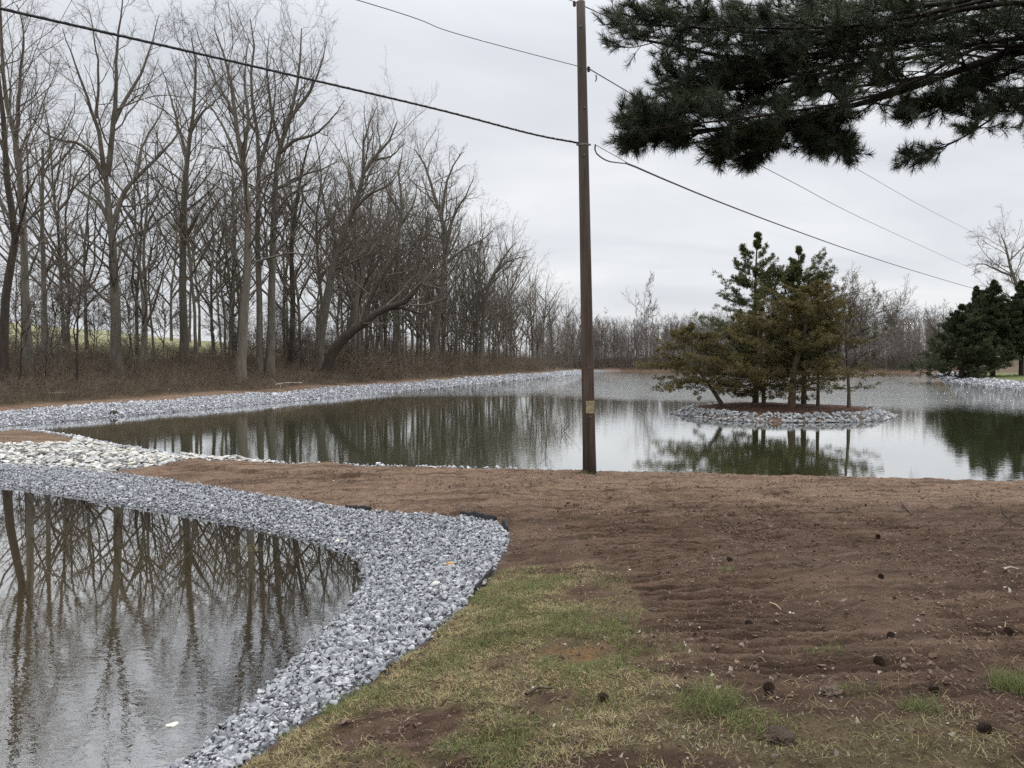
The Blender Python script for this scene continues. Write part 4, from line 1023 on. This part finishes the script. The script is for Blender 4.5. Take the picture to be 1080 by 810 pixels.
# ------------------------------------------------------------------ pine overhead
def pine():
    global rng
    rng = np.random.default_rng(99); random.seed(99)
    base = np.array([6.3, 6.3, float(ztop([6.3], [6.3])[0]) - 0.1])
    o = empty('pine_tree', tuple(base))
    tr = resamp([(0, 0, 0), (0.05, 0, 4), (0.0, 0.1, 8), (0.1, 0, 13)], 16)
    tv = [tubes(tr[None], np.linspace(0.3, 0.14, 16)[None], 14)]
    limbs = [  # pixel trace, distance at the tip end, thickness
        ([(1090, 54), (1035, 66), (985, 84), (930, 103), (870, 119), (800, 132), (735, 138), (690, 140)], 6.3, 5.6, 0.045),
        ([(1090, 24), (1010, 36), (930, 47), (850, 58), (780, 62), (720, 50), (668, 40)], 6.4, 6.2, 0.038),
        ([(1090, -8), (1000, 4), (900, 12), (820, 18), (750, 20), (700, 12)], 6.2, 5.8, 0.034),
        ([(1090, -25), (1020, -20), (960, -10), (900, -4), (850, 0)], 5.6, 5.0, 0.03),
        ([(1090, 92), (1065, 104), (1042, 128), (1020, 142), (990, 158), (958, 166)], 6.4, 5.9, 0.018),
        ([(1090, 70), (1060, 78), (1030, 90), (1000, 100), (965, 112)], 6.9, 6.6, 0.022),
        ([(1090, 4), (960, 26), (870, 34), (790, 34), (720, 28), (680, 26)], 5.9, 5.7, 0.03),
        ([(1090, 40), (970, 60), (880, 70), (810, 84), (750, 92), (716, 98)], 6.7, 6.4, 0.028),
        ([(1000, 8), (900, 40), (840, 50), (780, 75), (740, 106)], 5.9, 6.2, 0.02),
        ([(1090, 30), (1000, 22), (920, 30), (860, 22), (800, 4)], 7.0, 6.8, 0.02),
        ([(800, 132), (770, 120), (740, 116), (700, 122), (672, 118)], 5.7, 5.5, 0.014),
        ([(1000, 78), (950, 85), (900, 92), (850, 100), (780, 112)], 6.7, 6.5, 0.02),
        ([(930, 60), (880, 75), (820, 88), (770, 95), (730, 98)], 6.3, 6.7, 0.02),
        ([(860, 120), (830, 138), (810, 152), (790, 164)], 6.0, 5.9, 0.012),
        ([(900, 112), (880, 132), (876, 148), (884, 160)], 6.2, 6.1, 0.008),
        ([(760, 136), (730, 142), (700, 146), (668, 146)], 5.7, 5.6, 0.012),
        ([(1090, 110), (1070, 118), (1050, 116), (1020, 112)], 6.2, 6.0, 0.016),
    ]
    LP, LR = [], []
    jit = []
    for pts, da, db, r in limbs[:3] + limbs[5:6] + limbs[6:8] + limbs[12:15]:
        for _ in range(1):
            oy, dz = random.uniform(-16, 14), random.uniform(-0.5, 0.5)
            jit.append(([(a - random.uniform(0, 30), b + oy + random.uniform(-5, 5)) for a, b in pts], da + dz, db + dz, r * 0.5))
    limbs += jit
    for pts, da, db, r in limbs:
        q = np.array([P(a, b, da + (db - da) * i / (len(pts) - 1) + random.gauss(0, 0.04)) for i, (a, b) in enumerate(pts)]) - base
        if pts[0][0] > 1080:
            q = np.vstack([[(0.0, 0.0, q[0][2] - 0.25)], q])
        q = resamp(q, 16); rad = r * np.linspace(1, 0.25, 16)
        tv.append(tubes(q[None], rad[None], 7)); LP.append(q); LR.append(rad)
    LP, LR = np.array(LP), np.array(LR)
    # side boughs spread sideways (flat sprays), then twigs
    b1, r1 = spawn(LP, LR, 30, 0.2, 1.0, 0.18, 0.75, 0.02, 0.12, 7, 0.4, 0.005, 0.75, 0.2)
    mid = (b1[:, :1] * 1.0)
    b1 = mid + (b1 - mid) * np.array([1, 1, 0.42])
    b2, r2 = spawn(b1, r1, 7, 0.2, 1.0, 0.42, 0.65, 0.08, 0.15, 5, 0.6, 0.0035, 0.3, 0.1)
    tv.append(tubes(b1, r1, 5)); tv.append(tubes(b2, r2, 4))
    V, Fc = joinvf(tv); mesh('trunk', V, Fc, PINEBARK, o)
    ends = np.concatenate([b2[:, 2:].reshape(-1, 3), b1[:, 4:].reshape(-1, 3), LP[:, 13:].reshape(-1, 3)])
    dirs = np.concatenate([np.gradient(b2, axis=1)[:, 2:].reshape(-1, 3), np.gradient(b1, axis=1)[:, 4:].reshape(-1, 3), np.gradient(LP, axis=1)[:, 13:].reshape(-1, 3)])
    k = rng.random(len(ends)) < 0.8; ends, dirs = ends[k], unit(dirs[k])
    nn = 26; n = len(ends) * nn
    e = np.repeat(ends, nn, 0); dd = np.repeat(dirs, nn, 0)
    e = e - dd * (rng.random(n) * 0.05)[:, None]
    nd = unit(dd * rng.uniform(0.35, 1.3, n)[:, None] + unit(rng.normal(0, 1, (n, 3))) * 0.75 + np.array([0, 0, 0.08]))
    ln = rng.uniform(0.045, 0.085, n)[:, None]
    sd2 = unit(np.cross(nd, rng.normal(0, 1, nd.shape))) * 0.0013
    tipd = unit(nd + np.array([0, 0, -0.12]))
    a, b = e + sd2, e - sd2
    c, d_ = e + nd * ln * 0.55 - sd2 * 0.9, e + nd * ln * 0.55 + sd2 * 0.9
    t_ = e + nd * ln * 0.55 + tipd * ln * 0.45
    V = np.stack([a, b, c, d_, t_], 1).reshape(-1, 3); ix = (np.arange(n) * 5)[:, None]
    mesh('needles', V, [ix + np.array([[0, 1, 2, 3]]), ix + np.array([[3, 2, 4]])], NEEDLE, o, attrs={'rnd': np.repeat(np.clip(np.repeat(rng.random(len(ends)), nn) * 0.5 + 0.5 * rng.random(n), 0, 1), 5)}, smooth=False)
    tag(o, 'dark long needled pine whose boughs hang over the view at upper right', 'tree')
pine()

# ------------------------------------------------------------------ utility pole and cables
rng = np.random.default_rng(5); random.seed(5)
PD = 14.0
pb = hit(622, 498); PD = pb[1]
pbase = np.array([P(622, 498, PD)[0], PD, float(ztop([pb[0]], [PD])[0]) - 0.15])
pole = empty('utility_pole', tuple(pbase))
ptop = P(612.5, 2, PD)
axis = ptop - pbase
pq = np.array([pbase + axis * t for t in np.linspace(0, 1, 14)]) - pbase
pr_ = np.linspace(0.122, 0.078, 14); pr_[0] = 0.128
V, Fc = tubes(pq[None], pr_[None], 24)
V = np.vstack([V, pq[-1] + np.array([0, 0, 0.015])]); cap = np.array([[13 * 24 + i, 13 * 24 + (i + 1) % 24, len(V) - 1] for i in range(24)])
mesh('shaft', V, [Fc, cap], POLE, pole)
def atpole(py): 
    h = (P(616, py, PD)[2] - pbase[2]) / axis[2]; return axis * h, 0.122 + (0.078 - 0.122) * h
def bm_obj(name, bm, mat, parent, smooth=False):
    me = bpy.data.meshes.new(name); bm.to_mesh(me); bm.free(); me.materials.append(mat)
    if smooth: me.polygons.foreach_set('use_smooth', np.ones(len(me.polygons), bool))
    o = bpy.data.objects.new(name, me); COL.objects.link(o); o.parent = parent; return o
def bolt(py, dx, r=0.018):
    p, rr = atpole(py); bm = bmesh.new()
    bmesh.ops.create_cone(bm, cap_ends=True, segments=8, radius1=r, radius2=r * 0.8, depth=0.05)
    bmesh.ops.rotate(bm, verts=bm.verts, matrix=Matrix.Rotation(R(90), 3, 'X'))
    bmesh.ops.translate(bm, verts=bm.verts, vec=(p[0] + dx, p[1] - math.sqrt(max(0, rr * rr - dx * dx)) - 0.01, p[2]))
    bm_obj('bolt', bm, STEEL, pole)
for py, dx in ((388, 0.02), (439, 0.02), (115, 0.02), (30, -0.02), (165, 0.0)): bolt(py, dx)
def plate():
    p, rr = atpole(429); rr += 0.006; bm = bmesh.new(); w, h = 0.17, 0.225; n = 10
    vs = []
    for side in (0, 1):
        for j in range(2):
            for i in range(n + 1):
                a = (-0.5 + i / n) * w / rr + 0.25; q = rr + side * 0.003
                vs.append(bm.verts.new((p[0] + q * math.sin(a), p[1] - q * math.cos(a), p[2] + (j - 0.5) * h)))
    g_ = lambda s, j, i: vs[(s * 2 + j) * (n + 1) + i]
    for i in range(n):
        bm.faces.new((g_(1, 0, i), g_(1, 0, i + 1), g_(1, 1, i + 1), g_(1, 1, i))); bm.faces.new((g_(0, 0, i), g_(0, 1, i), g_(0, 1, i + 1), g_(0, 0, i + 1)))
        bm.faces.new((g_(0, 0, i), g_(0, 0, i + 1), g_(1, 0, i + 1), g_(1, 0, i))); bm.faces.new((g_(1, 1, i), g_(1, 1, i + 1), g_(0, 1, i + 1), g_(0, 1, i)))
    for i in (0, n): bm.faces.new((g_(0, 0, i), g_(1, 0, i), g_(1, 1, i), g_(0, 1, i)))
    bmesh.ops.recalc_face_normals(bm, faces=bm.faces)
    o = bm_obj('tag_plate', bm, PLATE, pole); o['label'] = 'faded yellow metal tag'
    for dx, dz in ((-0.05, 0.085), (0.05, 0.085)):
        bm = bmesh.new(); bmesh.ops.create_uvsphere(bm, u_segments=8, v_segments=6, radius=0.009)
        a = dx / rr + 0.25
        bmesh.ops.translate(bm, verts=bm.verts, vec=(p[0] + rr * math.sin(a), p[1] - rr * math.cos(a) - 0.003, p[2] + dz)); bm_obj('nail', bm, STEEL, o)
plate()
def clampring(py, mat, side):
    p, rr = atpole(py); bm = bmesh.new()
    bmesh.ops.create_cone(bm, cap_ends=False, segments=24, radius1=rr + 0.006, radius2=rr + 0.006, depth=0.03)
    bmesh.ops.translate(bm, verts=bm.verts, vec=p); bmesh.ops.solidify(bm, geom=bm.faces[:], thickness=0.004)
    for s in side:
        r2 = bmesh.ops.create_cone(bm, cap_ends=True, segments=10, radius1=0.018, radius2=0.018, depth=0.05)
        bmesh.ops.rotate(bm, verts=r2['verts'], matrix=Matrix.Rotation(R(90), 3, 'Y')); bmesh.ops.translate(bm, verts=r2['verts'], vec=(p[0] + s * (rr + 0.015), p[1] - 0.03, p[2]))
    bm_obj('cable_clamp', bm, mat, pole)
clampring(153, STEEL, (-1, 1))
def insulator(py, side, mat):
    p, rr = atpole(py); bm = bmesh.new()
    for z, r1, r2, dp in ((0, 0.03, 0.03, 0.02), (0.018, 0.02, 0.02, 0.016), (-0.018, 0.02, 0.02, 0.016), (0.034, 0.03, 0.024, 0.02), (-0.034, 0.024, 0.03, 0.02)):
        q = bmesh.ops.create_cone(bm, cap_ends=True, segments=14, radius1=r1, radius2=r2, depth=dp)
        bmesh.ops.translate(bm, verts=q['verts'], vec=(p[0] + side * (rr + 0.035), p[1], p[2] + z))
    bm_obj('insulator', bm, mat, pole, True)
insulator(73, 1, PORC); insulator(4, -1, PORC)
tag(pole, 'tall weathered wooden utility pole standing on the bare berm', 'utility pole')

def cable(name, pts, r, mat, label, n=60, twist=0, extra=()):
    q = resamp(pts, n); ps = [tubes(q[None], np.full((1, n), r), 6)]
    if twist:
        m_ = n * 6; qq = resamp(pts, m_); th = np.arange(m_) * 0.9
        off = np.stack([np.zeros(m_), np.cos(th), np.sin(th)], 1) * r * 0.55
        ps.append(tubes((qq + off)[None], np.full((1, m_), r * 0.75), 5))
    for e, er in extra: ps.append(tubes(resamp(e, 24)[None], np.full((1, 24), er), 6))
    V, Fc = joinvf(ps); return tag(mesh(name, V, Fc, mat), label, 'cable', 'overhead cables')
def sag(a, b, s, n=9):
    a, b = np.array(a), np.array(b); t = np.linspace(0, 1, n)[:, None]
    q = a * (1 - t) + b * t; q[:, 2] -= (4 * s * t * (1 - t))[:, 0]; return [tuple(v) for v in q]
att, arr = atpole(153); att = att + pbase + np.array([0, -0.13, 0])
left_mid = P(300, 77.5, 11.2); left_end = P(0, 9, 9.0); dl_ = left_end - left_mid
cable('overhead_cable', [tuple(left_end + dl_ * 1.6), tuple(left_end), tuple(P(150, 43, 10.05)), tuple(left_mid), tuple(P(460, 115, 12.6)), tuple(P(560, 141, 13.5)), tuple(att + np.array([-0.1, 0, 0]))], 0.017, CABLE, 'thick black cable running from the pole to the upper left', 90, 1)
rt = att + np.array([0.2, 0.03, -0.02])
far_c = P(1030, 305, 82)
run = [tuple(P(668, 175, 16.2)), tuple(P(705, 191, 18.5)), tuple(P(760, 213.5, 22.5)), tuple(P(830, 240, 29)), tuple(P(900, 265, 40)), tuple(P(965, 286, 56)), tuple(far_c), tuple(P(1075, 316, 104))]
cable('overhead_cable', [tuple(P(660, 172, 15.6))] + run, 0.02, CABLE, 'thick black cable drooping from the pole toward the right bank', 120, 0, [(sag(rt, P(664, 173, 15.9), 0.0), 0.006), ([tuple(rt), tuple(P(628, 160, PD)), tuple(P(634, 166, PD + .15)), tuple(P(642, 170, PD + .5)), tuple(P(651, 171.5, PD + 1.0)), tuple(P(662, 172.6, 15.7))], 0.013)])
i2, _ = atpole(73); i2 = i2 + pbase
cable('overhead_wire', [tuple(i2 + np.array([-11, -6.5, 0.55])), tuple(P(370, -2, 11.4)), tuple(P(480, 35, 12.6)), tuple(i2 + np.array([0.1, -0.02, 0]))], 0.0065, WIRE, 'thin wire from the middle of the pole up to the left', 50)
a2 = i2 + np.array([0.14, 0, 0])
cable('overhead_wire', [tuple(a2), tuple(P(660, 95.5, 15.5)), tuple(P(740, 142, 19.5)), tuple(P(830, 189, 27)), tuple(P(930, 240, 44)), tuple(P(1040, 289, 90)), tuple(P(1100, 310, 140))], 0.011, WIRE, 'thin wire from the middle of the pole passing behind the pine to the right', 80, 0, [([tuple(P(628.5, 79, 14.2)), tuple(P(629, 83, 14.2)), tuple(P(628, 86, 14.2))], 0.012)])
i3 = ptop + np.array([-0.1, 0, 0.0])
cable('overhead_wire', [tuple(i3), tuple(P(640, 16, 15)), tuple(P(700, 54, 18)), tuple(P(800, 118, 24)), tuple(P(905, 179, 37)), tuple(P(985, 224, 58)), tuple(P(1050, 256, 92)), tuple(P(1110, 282, 150))], 0.011, WIRE, 'highest thin wire from the pole top passing behind the pine', 80)
cable('overhead_wire', [tuple(i3), tuple(i3 + np.array([-6, -3.5, 0.35])), tuple(i3 + np.array([-14, -8, 1.4]))], 0.0065, WIRE, 'wire from the pole top leaving the view at the top', 30)

# ------------------------------------------------------------------ grass
def blades(name, x, y, h, lean, kind, w, label):
    n = len(x); z = ztop(x, y); p = np.stack([x, y, z - 0.004], 1)
    a = rng.uniform(0, 6.28, n); l = lean
    d = np.stack([np.cos(a) * np.sin(l), np.sin(a) * np.sin(l), np.cos(l)], 1)
    l2 = np.minimum(l + rng.uniform(0.15, 0.8, n), 1.62)
    d2 = np.stack([np.cos(a) * np.sin(l2), np.sin(a) * np.sin(l2), np.cos(l2)], 1)
    s_ = np.stack([-np.sin(a), np.cos(a), np.zeros(n)], 1) * (w * rng.uniform(0.6, 1.3, n))[:, None]
    m1 = p + d * (h * 0.55)[:, None]; tp = m1 + d2 * (h * 0.45)[:, None]; tp[:, 2] = np.maximum(tp[:, 2], p[:, 2] + 0.008)
    V = np.stack([p + s_, p - s_, m1 - s_ * 0.8, m1 + s_ * 0.8, tp], 1).reshape(-1, 3); ix = (np.arange(n) * 5)[:, None]
    return tag(mesh(name, V, [ix + np.array([[0, 1, 2, 3]]), ix + np.array([[3, 2, 4]])], GRASS, attrs={'rnd': np.repeat(kind, 5)}, smooth=False), label, 'grass', kind='stuff')
gp = np.array(GRASSP)
n = 420000; x = rng.uniform(-2.6, 3.6, n); y = rng.uniform(2.6, 8.6, n)
dg = sdpoly(x, y, GRASSP); thin = fbm(x, y, 0.7, 4, 71); gr = fbm(x, y, 0.6, 4, 82, 0.65)
leftp = sstep(1.0, 0.4, x)
kp = (dg + (fbm(x, y, 0.35, 4, 85, 0.65) - 0.5) * 1.5 < 0.02) & (sdpoly(x, y, GRAVPOLY) > -0.04) & (rng.random(n) < sstep(0.3, 0.55, thin) * (0.14 + 0.62 * leftp)) & (sdpoly(x, y, RUSTP) > 0)
x, y, thin, gr = x[kp], y[kp], thin[kp], gr[kp]
green = rng.random(len(x)) < sstep(0.46, 0.68, gr) * 0.6 + 0.1
kind = np.where(green, rng.uniform(0.0, 0.3, len(x)), rng.uniform(0.4, 0.95, len(x)))
h = np.where(green, rng.uniform(0.03, 0.075, len(x)), rng.uniform(0.02, 0.06, len(x)))
lean = np.where(green, rng.uniform(0.2, 0.9, len(x)), rng.uniform(0.7, 1.5, len(x)))
blades('grass', x, y, h, lean, kind, 0.002, 'patchy thin turf, part green and part dead, beside the gravel')
# straw and dead stalks over the soil
x, y = soilscatter(11000, 13); k = rng.random(len(x)) < sstep(9, 4, y) * sstep(0.35, 0.6, fbm(x, y, 1.0, 3, 84)) + 0.06; x, y = x[k], y[k]
blades('dead_grass', x, y, rng.uniform(0.03, 0.12, len(x)), rng.uniform(1.1, 1.5, len(x)), rng.uniform(0.5, 1.0, len(x)), 0.0016, 'scattered dead grass stalks lying on the soil')
# individual green tufts
def tuft(px, py, rad_, n, h0, label, leanw=0.5, ymul=1.0):
    c = hit(px, py); a = rng.uniform(0, 6.28, n); r = rad_ * np.sqrt(rng.random(n))
    o = blades('grass_tuft', c[0] + r * np.cos(a), c[1] + r * np.sin(a) * ymul, rng.uniform(0.6, 1.2, n) * h0, np.abs(rng.normal(0, leanw, n)), rng.uniform(0, 0.34, n), 0.0018, label)
    o['kind'] = 'thing'; o['category'] = 'grass tuft'; o['group'] = 'green grass tufts in the soil'
tuft(746, 745, 0.16, 420, 0.14, 'largest long bladed tuft at the edge of the turf', 0.8)
tuft(795, 765, 0.14, 260, 0.07, 'low tuft just right of the largest tuft', 0.9)
tuft(1072, 728, 0.11, 380, 0.12, 'thick green tuft beside a hole at the right edge', 0.7)
tuft(619, 499, 0.12, 90, 0.10, 'thin pale weeds at the foot of the utility pole', 0.6)
tuft(870, 684, 0.10, 120, 0.06, 'small sparse tuft out on the bare soil above the clod', 0.8)
tuft(972, 750, 0.09, 160, 0.09, 'upright small tuft right of the large clod', 0.6)
tuft(905, 728, 0.12, 120, 0.05, 'faint short tuft close to the large clod', 0.8)
tuft(765, 602, 0.09, 110, 0.05, 'distant short tuft on the bare soil below the berm', 0.8)

# ------------------------------------------------------------------ small things on the soil
def cone_mesh():
    bm = bmesh.new(); n = 70
    bmesh.ops.create_uvsphere(bm, u_segments=10, v_segments=8, radius=0.5, matrix=Matrix.Diagonal((0.55, 0.55, 1.6, 1)))
    for i in range(n):
        t = (i + 0.5) / n; z = -0.72 + 1.5 * t; r = 0.26 * math.sin(math.pi * min(1, 0.12 + 0.85 * (1 - t))) + 0.05; a = i * 2.39996
        L = 0.34 * (0.55 + 0.6 * math.sin(math.pi * (1 - t)))
        ca, sa = math.cos(a), math.sin(a); up = 0.1 + 0.35 * t
        def pt(u, v, w): return (ca * (r + u) - sa * v, sa * (r + u) + ca * v, z + w)
        q = [pt(0, -0.06, 0), pt(0, 0.06, 0), pt(L, 0.13, L * up), pt(L * 1.2, 0, L * up * 1.25), pt(L, -0.13, L * up)]
        lo = [bm.verts.new(p) for p in q]; hi = [bm.verts.new((p[0], p[1], p[2] + 0.035)) for p in q]
        bm.faces.new(lo[::-1]); bm.faces.new(hi)
        for k in range(5): bm.faces.new((lo[k], lo[(k + 1) % 5], hi[(k + 1) % 5], hi[k]))
    me = bpy.data.meshes.new('pine_cone'); bm.to_mesh(me); bm.free(); me.materials.append(CONE); return me
CM = cone_mesh()
cones = [(965, 563, .07, 'pine cone highest on the slope, right of its pair'), (926, 566, .055, 'pine cone left of the highest one on the berm slope'), (929, 608, .05, 'small pine cone on the middle of the bare slope beside a pale pebble'),
         (810, 727, .065, 'open dark pine cone left of the large clod'), (928, 698, .065, 'pine cone lying upslope of the large clod'), (1037, 774, .06, 'weathered pine cone in dead grass at lower right'),
         (1064, 671, .06, 'pine cone near the right edge above the thick tuft'), (789, 657, .05, 'half buried pine cone in the wheel track'), (939, 670, .05, 'half buried pine cone upslope of the one by the clod'),
         (984, 726, .05, 'flattened pine cone beside the upright small tuft'), (769, 593, .055, 'pine cone by the distant short tuft'), (637, 738, .06, 'black pine cone in the green part of the turf')]
for px, py, s, lab in cones:
    c = hit(px, py); z = float(ztop([c[0]], [c[1]])[0])
    inst('pine_cone', CM, (c[0], c[1], z + s * 0.32), (s * 0.62,) * 3, (R(80) + random.gauss(0, .3), random.gauss(0, .4), random.uniform(0, 6.3)), lab, 'pine cone', 'fallen pine cones')
def clod(px, py, s, lab, mat=CLOD, flat=0.6, name='clod', cat='clod', group='clods and stones on the soil', sub=2, amp=0.35):
    bm = bmesh.new(); bmesh.ops.create_icosphere(bm, subdivisions=4, radius=1)
    V = np.array([v.co[:] for v in bm.verts]); sd_n = random.randint(0, 999)
    nz = (fbm(V[:, 0] * 1 + V[:, 2] * 0.7 + 9, V[:, 1] + V[:, 2] * 0.6, 0.55, 5, sd_n, 0.68) - 0.5) * 2 * amp
    for v, k in zip(bm.verts, nz): v.co *= (1 + k); v.co.z *= flat
    me = bpy.data.meshes.new(name); bm.to_mesh(me); bm.free(); me.materials.append(mat)
    c = hit(px, py); z = float(ztop([c[0]], [c[1]])[0])
    return inst(name, me, (c[0], c[1], z + s * flat * 0.35), (s, s * 0.85, s), (0, 0, random.uniform(0, 6.3)), lab, cat, group)
clod(877, 733, 0.06, 'large dry clod lying amid thin grass in the lower right', amp=0.8, flat=0.5)
clod(820, 778, 0.07, 'crumbling dark clod near the bottom below the open pine cone', CLODDARK, amp=1.0, flat=0.32)
clod(690, 645, 0.035, 'brown clod at the right edge of the turf', amp=0.7); clod(655, 655, 0.035, 'brown clod in the turf left of its neighbour', flat=0.5, amp=0.7)
clod(848, 690, 0.035, 'low clod left of the small sparse tuft', flat=0.35, amp=0.7)
clod(782, 678, 0.018, 'single white pebble in the wheel track', PEB, 0.7, 'pebble', 'pebble', amp=0.2)
clod(475, 598, 0.055, 'orange brown stone on the grey gravel', ORANGE, 0.7, 'stone', 'stone', amp=0.3)
clod(460, 618, 0.05, 'whitest stone on the gravel near the orange one', RIPRAP, 0.7, 'stone', 'stone', amp=0.25)
clod(120, 437, 0.16, 'dark stone on the waterline of the far gravel band', BARK_DARK, 0.8, 'stone', 'stone', amp=0.3)
clod(358, 572, 0.07, 'pale flat stone at the water edge of the near pond', YELSTONE, 0.35, 'stone', 'stone', amp=0.2)
def sunk(px, py, sx_, sy_, rot, lab, z=-0.055):
    q = onz(px, py, z); me = rockmesh('submerged_stone', int(px), YELSTONE, 0.5)
    inst('submerged_stone', me, (q[0], q[1], z), (sx_, sy_, 0.02), (0, 0, rot), lab, 'stone', 'pale stones in the near pond')
sunk(206, 535, 0.42, 0.09, 0.45, 'long pale sliver of stone breaking the pond surface', -0.045)
sunk(262, 578, 0.34, 0.2, -0.5, 'broad pale slab just under the pond surface', -0.075)
sunk(183, 764, 0.06, 0.04, 0.6, 'yellowish stone under shallow water close to the gravel', -0.05)
sunk(166, 770, 0.04, 0.03, 0.2, 'small yellowish stone left of the larger submerged one', -0.06)
sunk(188, 802, 0.045, 0.035, 0.3, 'pale round stone submerged at the bottom edge', -0.06)
sunk(170, 806, 0.035, 0.03, 0.9, 'smallest pale submerged stone at the bottom edge', -0.06)
sunk(320, 690, 0.05, 0.02, 0.2, 'thin pale stone submerged beside the gravel slope', -0.055)
def stick(pts, r, lab, mat=STICK, forks=0):
    cs = hits(pts); zz = ztop([c[0] for c in cs], [c[1] for c in cs])
    q = resamp([(c[0], c[1], z + r + 0.012) for c, z in zip(cs, zz)], 10); rad = r * np.linspace(1, 0.5, 10)
    ps = [tubes(q[None], rad[None], 6)]
    if forks:
        c, cr_ = spawn(q[None], rad[None], forks, 0.2, 0.8, 0.5, 0.6, 0.12, 0.1, 5, 0.7, r * 0.4); ps.append(tubes(c, cr_, 5))
    V, Fc = joinvf(ps); tag(mesh('stick', V, Fc, mat), lab, 'stick', 'twigs lying on the soil')
stick([(950, 531), (956, 537), (962, 542.5)], 0.013, 'bent dark stick on the berm right of the pole')
stick([(1058, 546), (1066, 551), (1074, 555)], 0.01, 'forked twig near the right edge of the berm', forks=5)
stick([(1058, 603), (1066, 601), (1075, 604)], 0.012, 'pale stick lying flat at the right edge', PALEWOOD)
stick([(812, 633), (819, 641), (824, 643)], 0.007, 'splintered straw coloured stick in the bare soil', STRAW)
stick([(555, 740), (567, 733), (582, 735)], 0.01, 'short dark twig in the turf')
# black landscape fabric showing at the gravel edge
def fabric(pts, w, lab):
    cs = catmull(hits(pts), 30); n = len(cs); t = np.gradient(cs, axis=0); t /= np.linalg.norm(t, axis=1)[:, None]
    nr = np.stack([t[:, 1], -t[:, 0]], 1); zz = ztop(cs[:, 0], cs[:, 1])
    V = []
    wid = w * (0.6 + 0.5 * fbm(cs[:, 0], cs[:, 1], 0.2, 2, 3)) * np.clip(np.minimum(np.arange(n), np.arange(n)[::-1]) / 4, 0.1, 1)
    for k, (u, h) in enumerate(((-0.6, -0.02), (-0.3, 0.05), (0.1, 0.065), (0.5, 0.045), (0.9, -0.02))):
        V.append(np.column_stack([cs + nr * (u * wid)[:, None], zz + h * (0.7 + 0.6 * fbm(cs[:, 0], cs[:, 1], 0.15, 2, k))]))
    V = np.array(V); V2 = V - np.array([0, 0, 0.006]); al = np.concatenate([V.reshape(-1, 3), V2.reshape(-1, 3)]); m_ = 5 * n
    q = []
    for a in range(4):
        for i in range(n - 1):
            q.append((a * n + i, a * n + i + 1, (a + 1) * n + i + 1, (a + 1) * n + i)); q.append((m_ + a * n + i, m_ + (a + 1) * n + i, m_ + (a + 1) * n + i + 1, m_ + a * n + i + 1))
    tag(mesh('landscape_fabric', al, np.array(q), FABRIC), lab, 'fabric', 'black fabric edges at the gravel')
fabric([(485, 545.5), (500, 546), (515, 548.5), (524, 551)], 0.055, 'longest fold of black fabric poking out behind the gravel corner')
fabric([(364, 535.5), (376, 537.5), (392, 538.8)], 0.05, 'narrow black fabric edge between the berm and the gravel')
fabric([(530, 553), (534, 556), (535, 560)], 0.05, 'tiny black fabric flap at the outer corner of the gravel')
fabric([(520, 602), (508, 617), (500, 628)], 0.025, 'thin dark fabric edge along the turf side of the gravel')
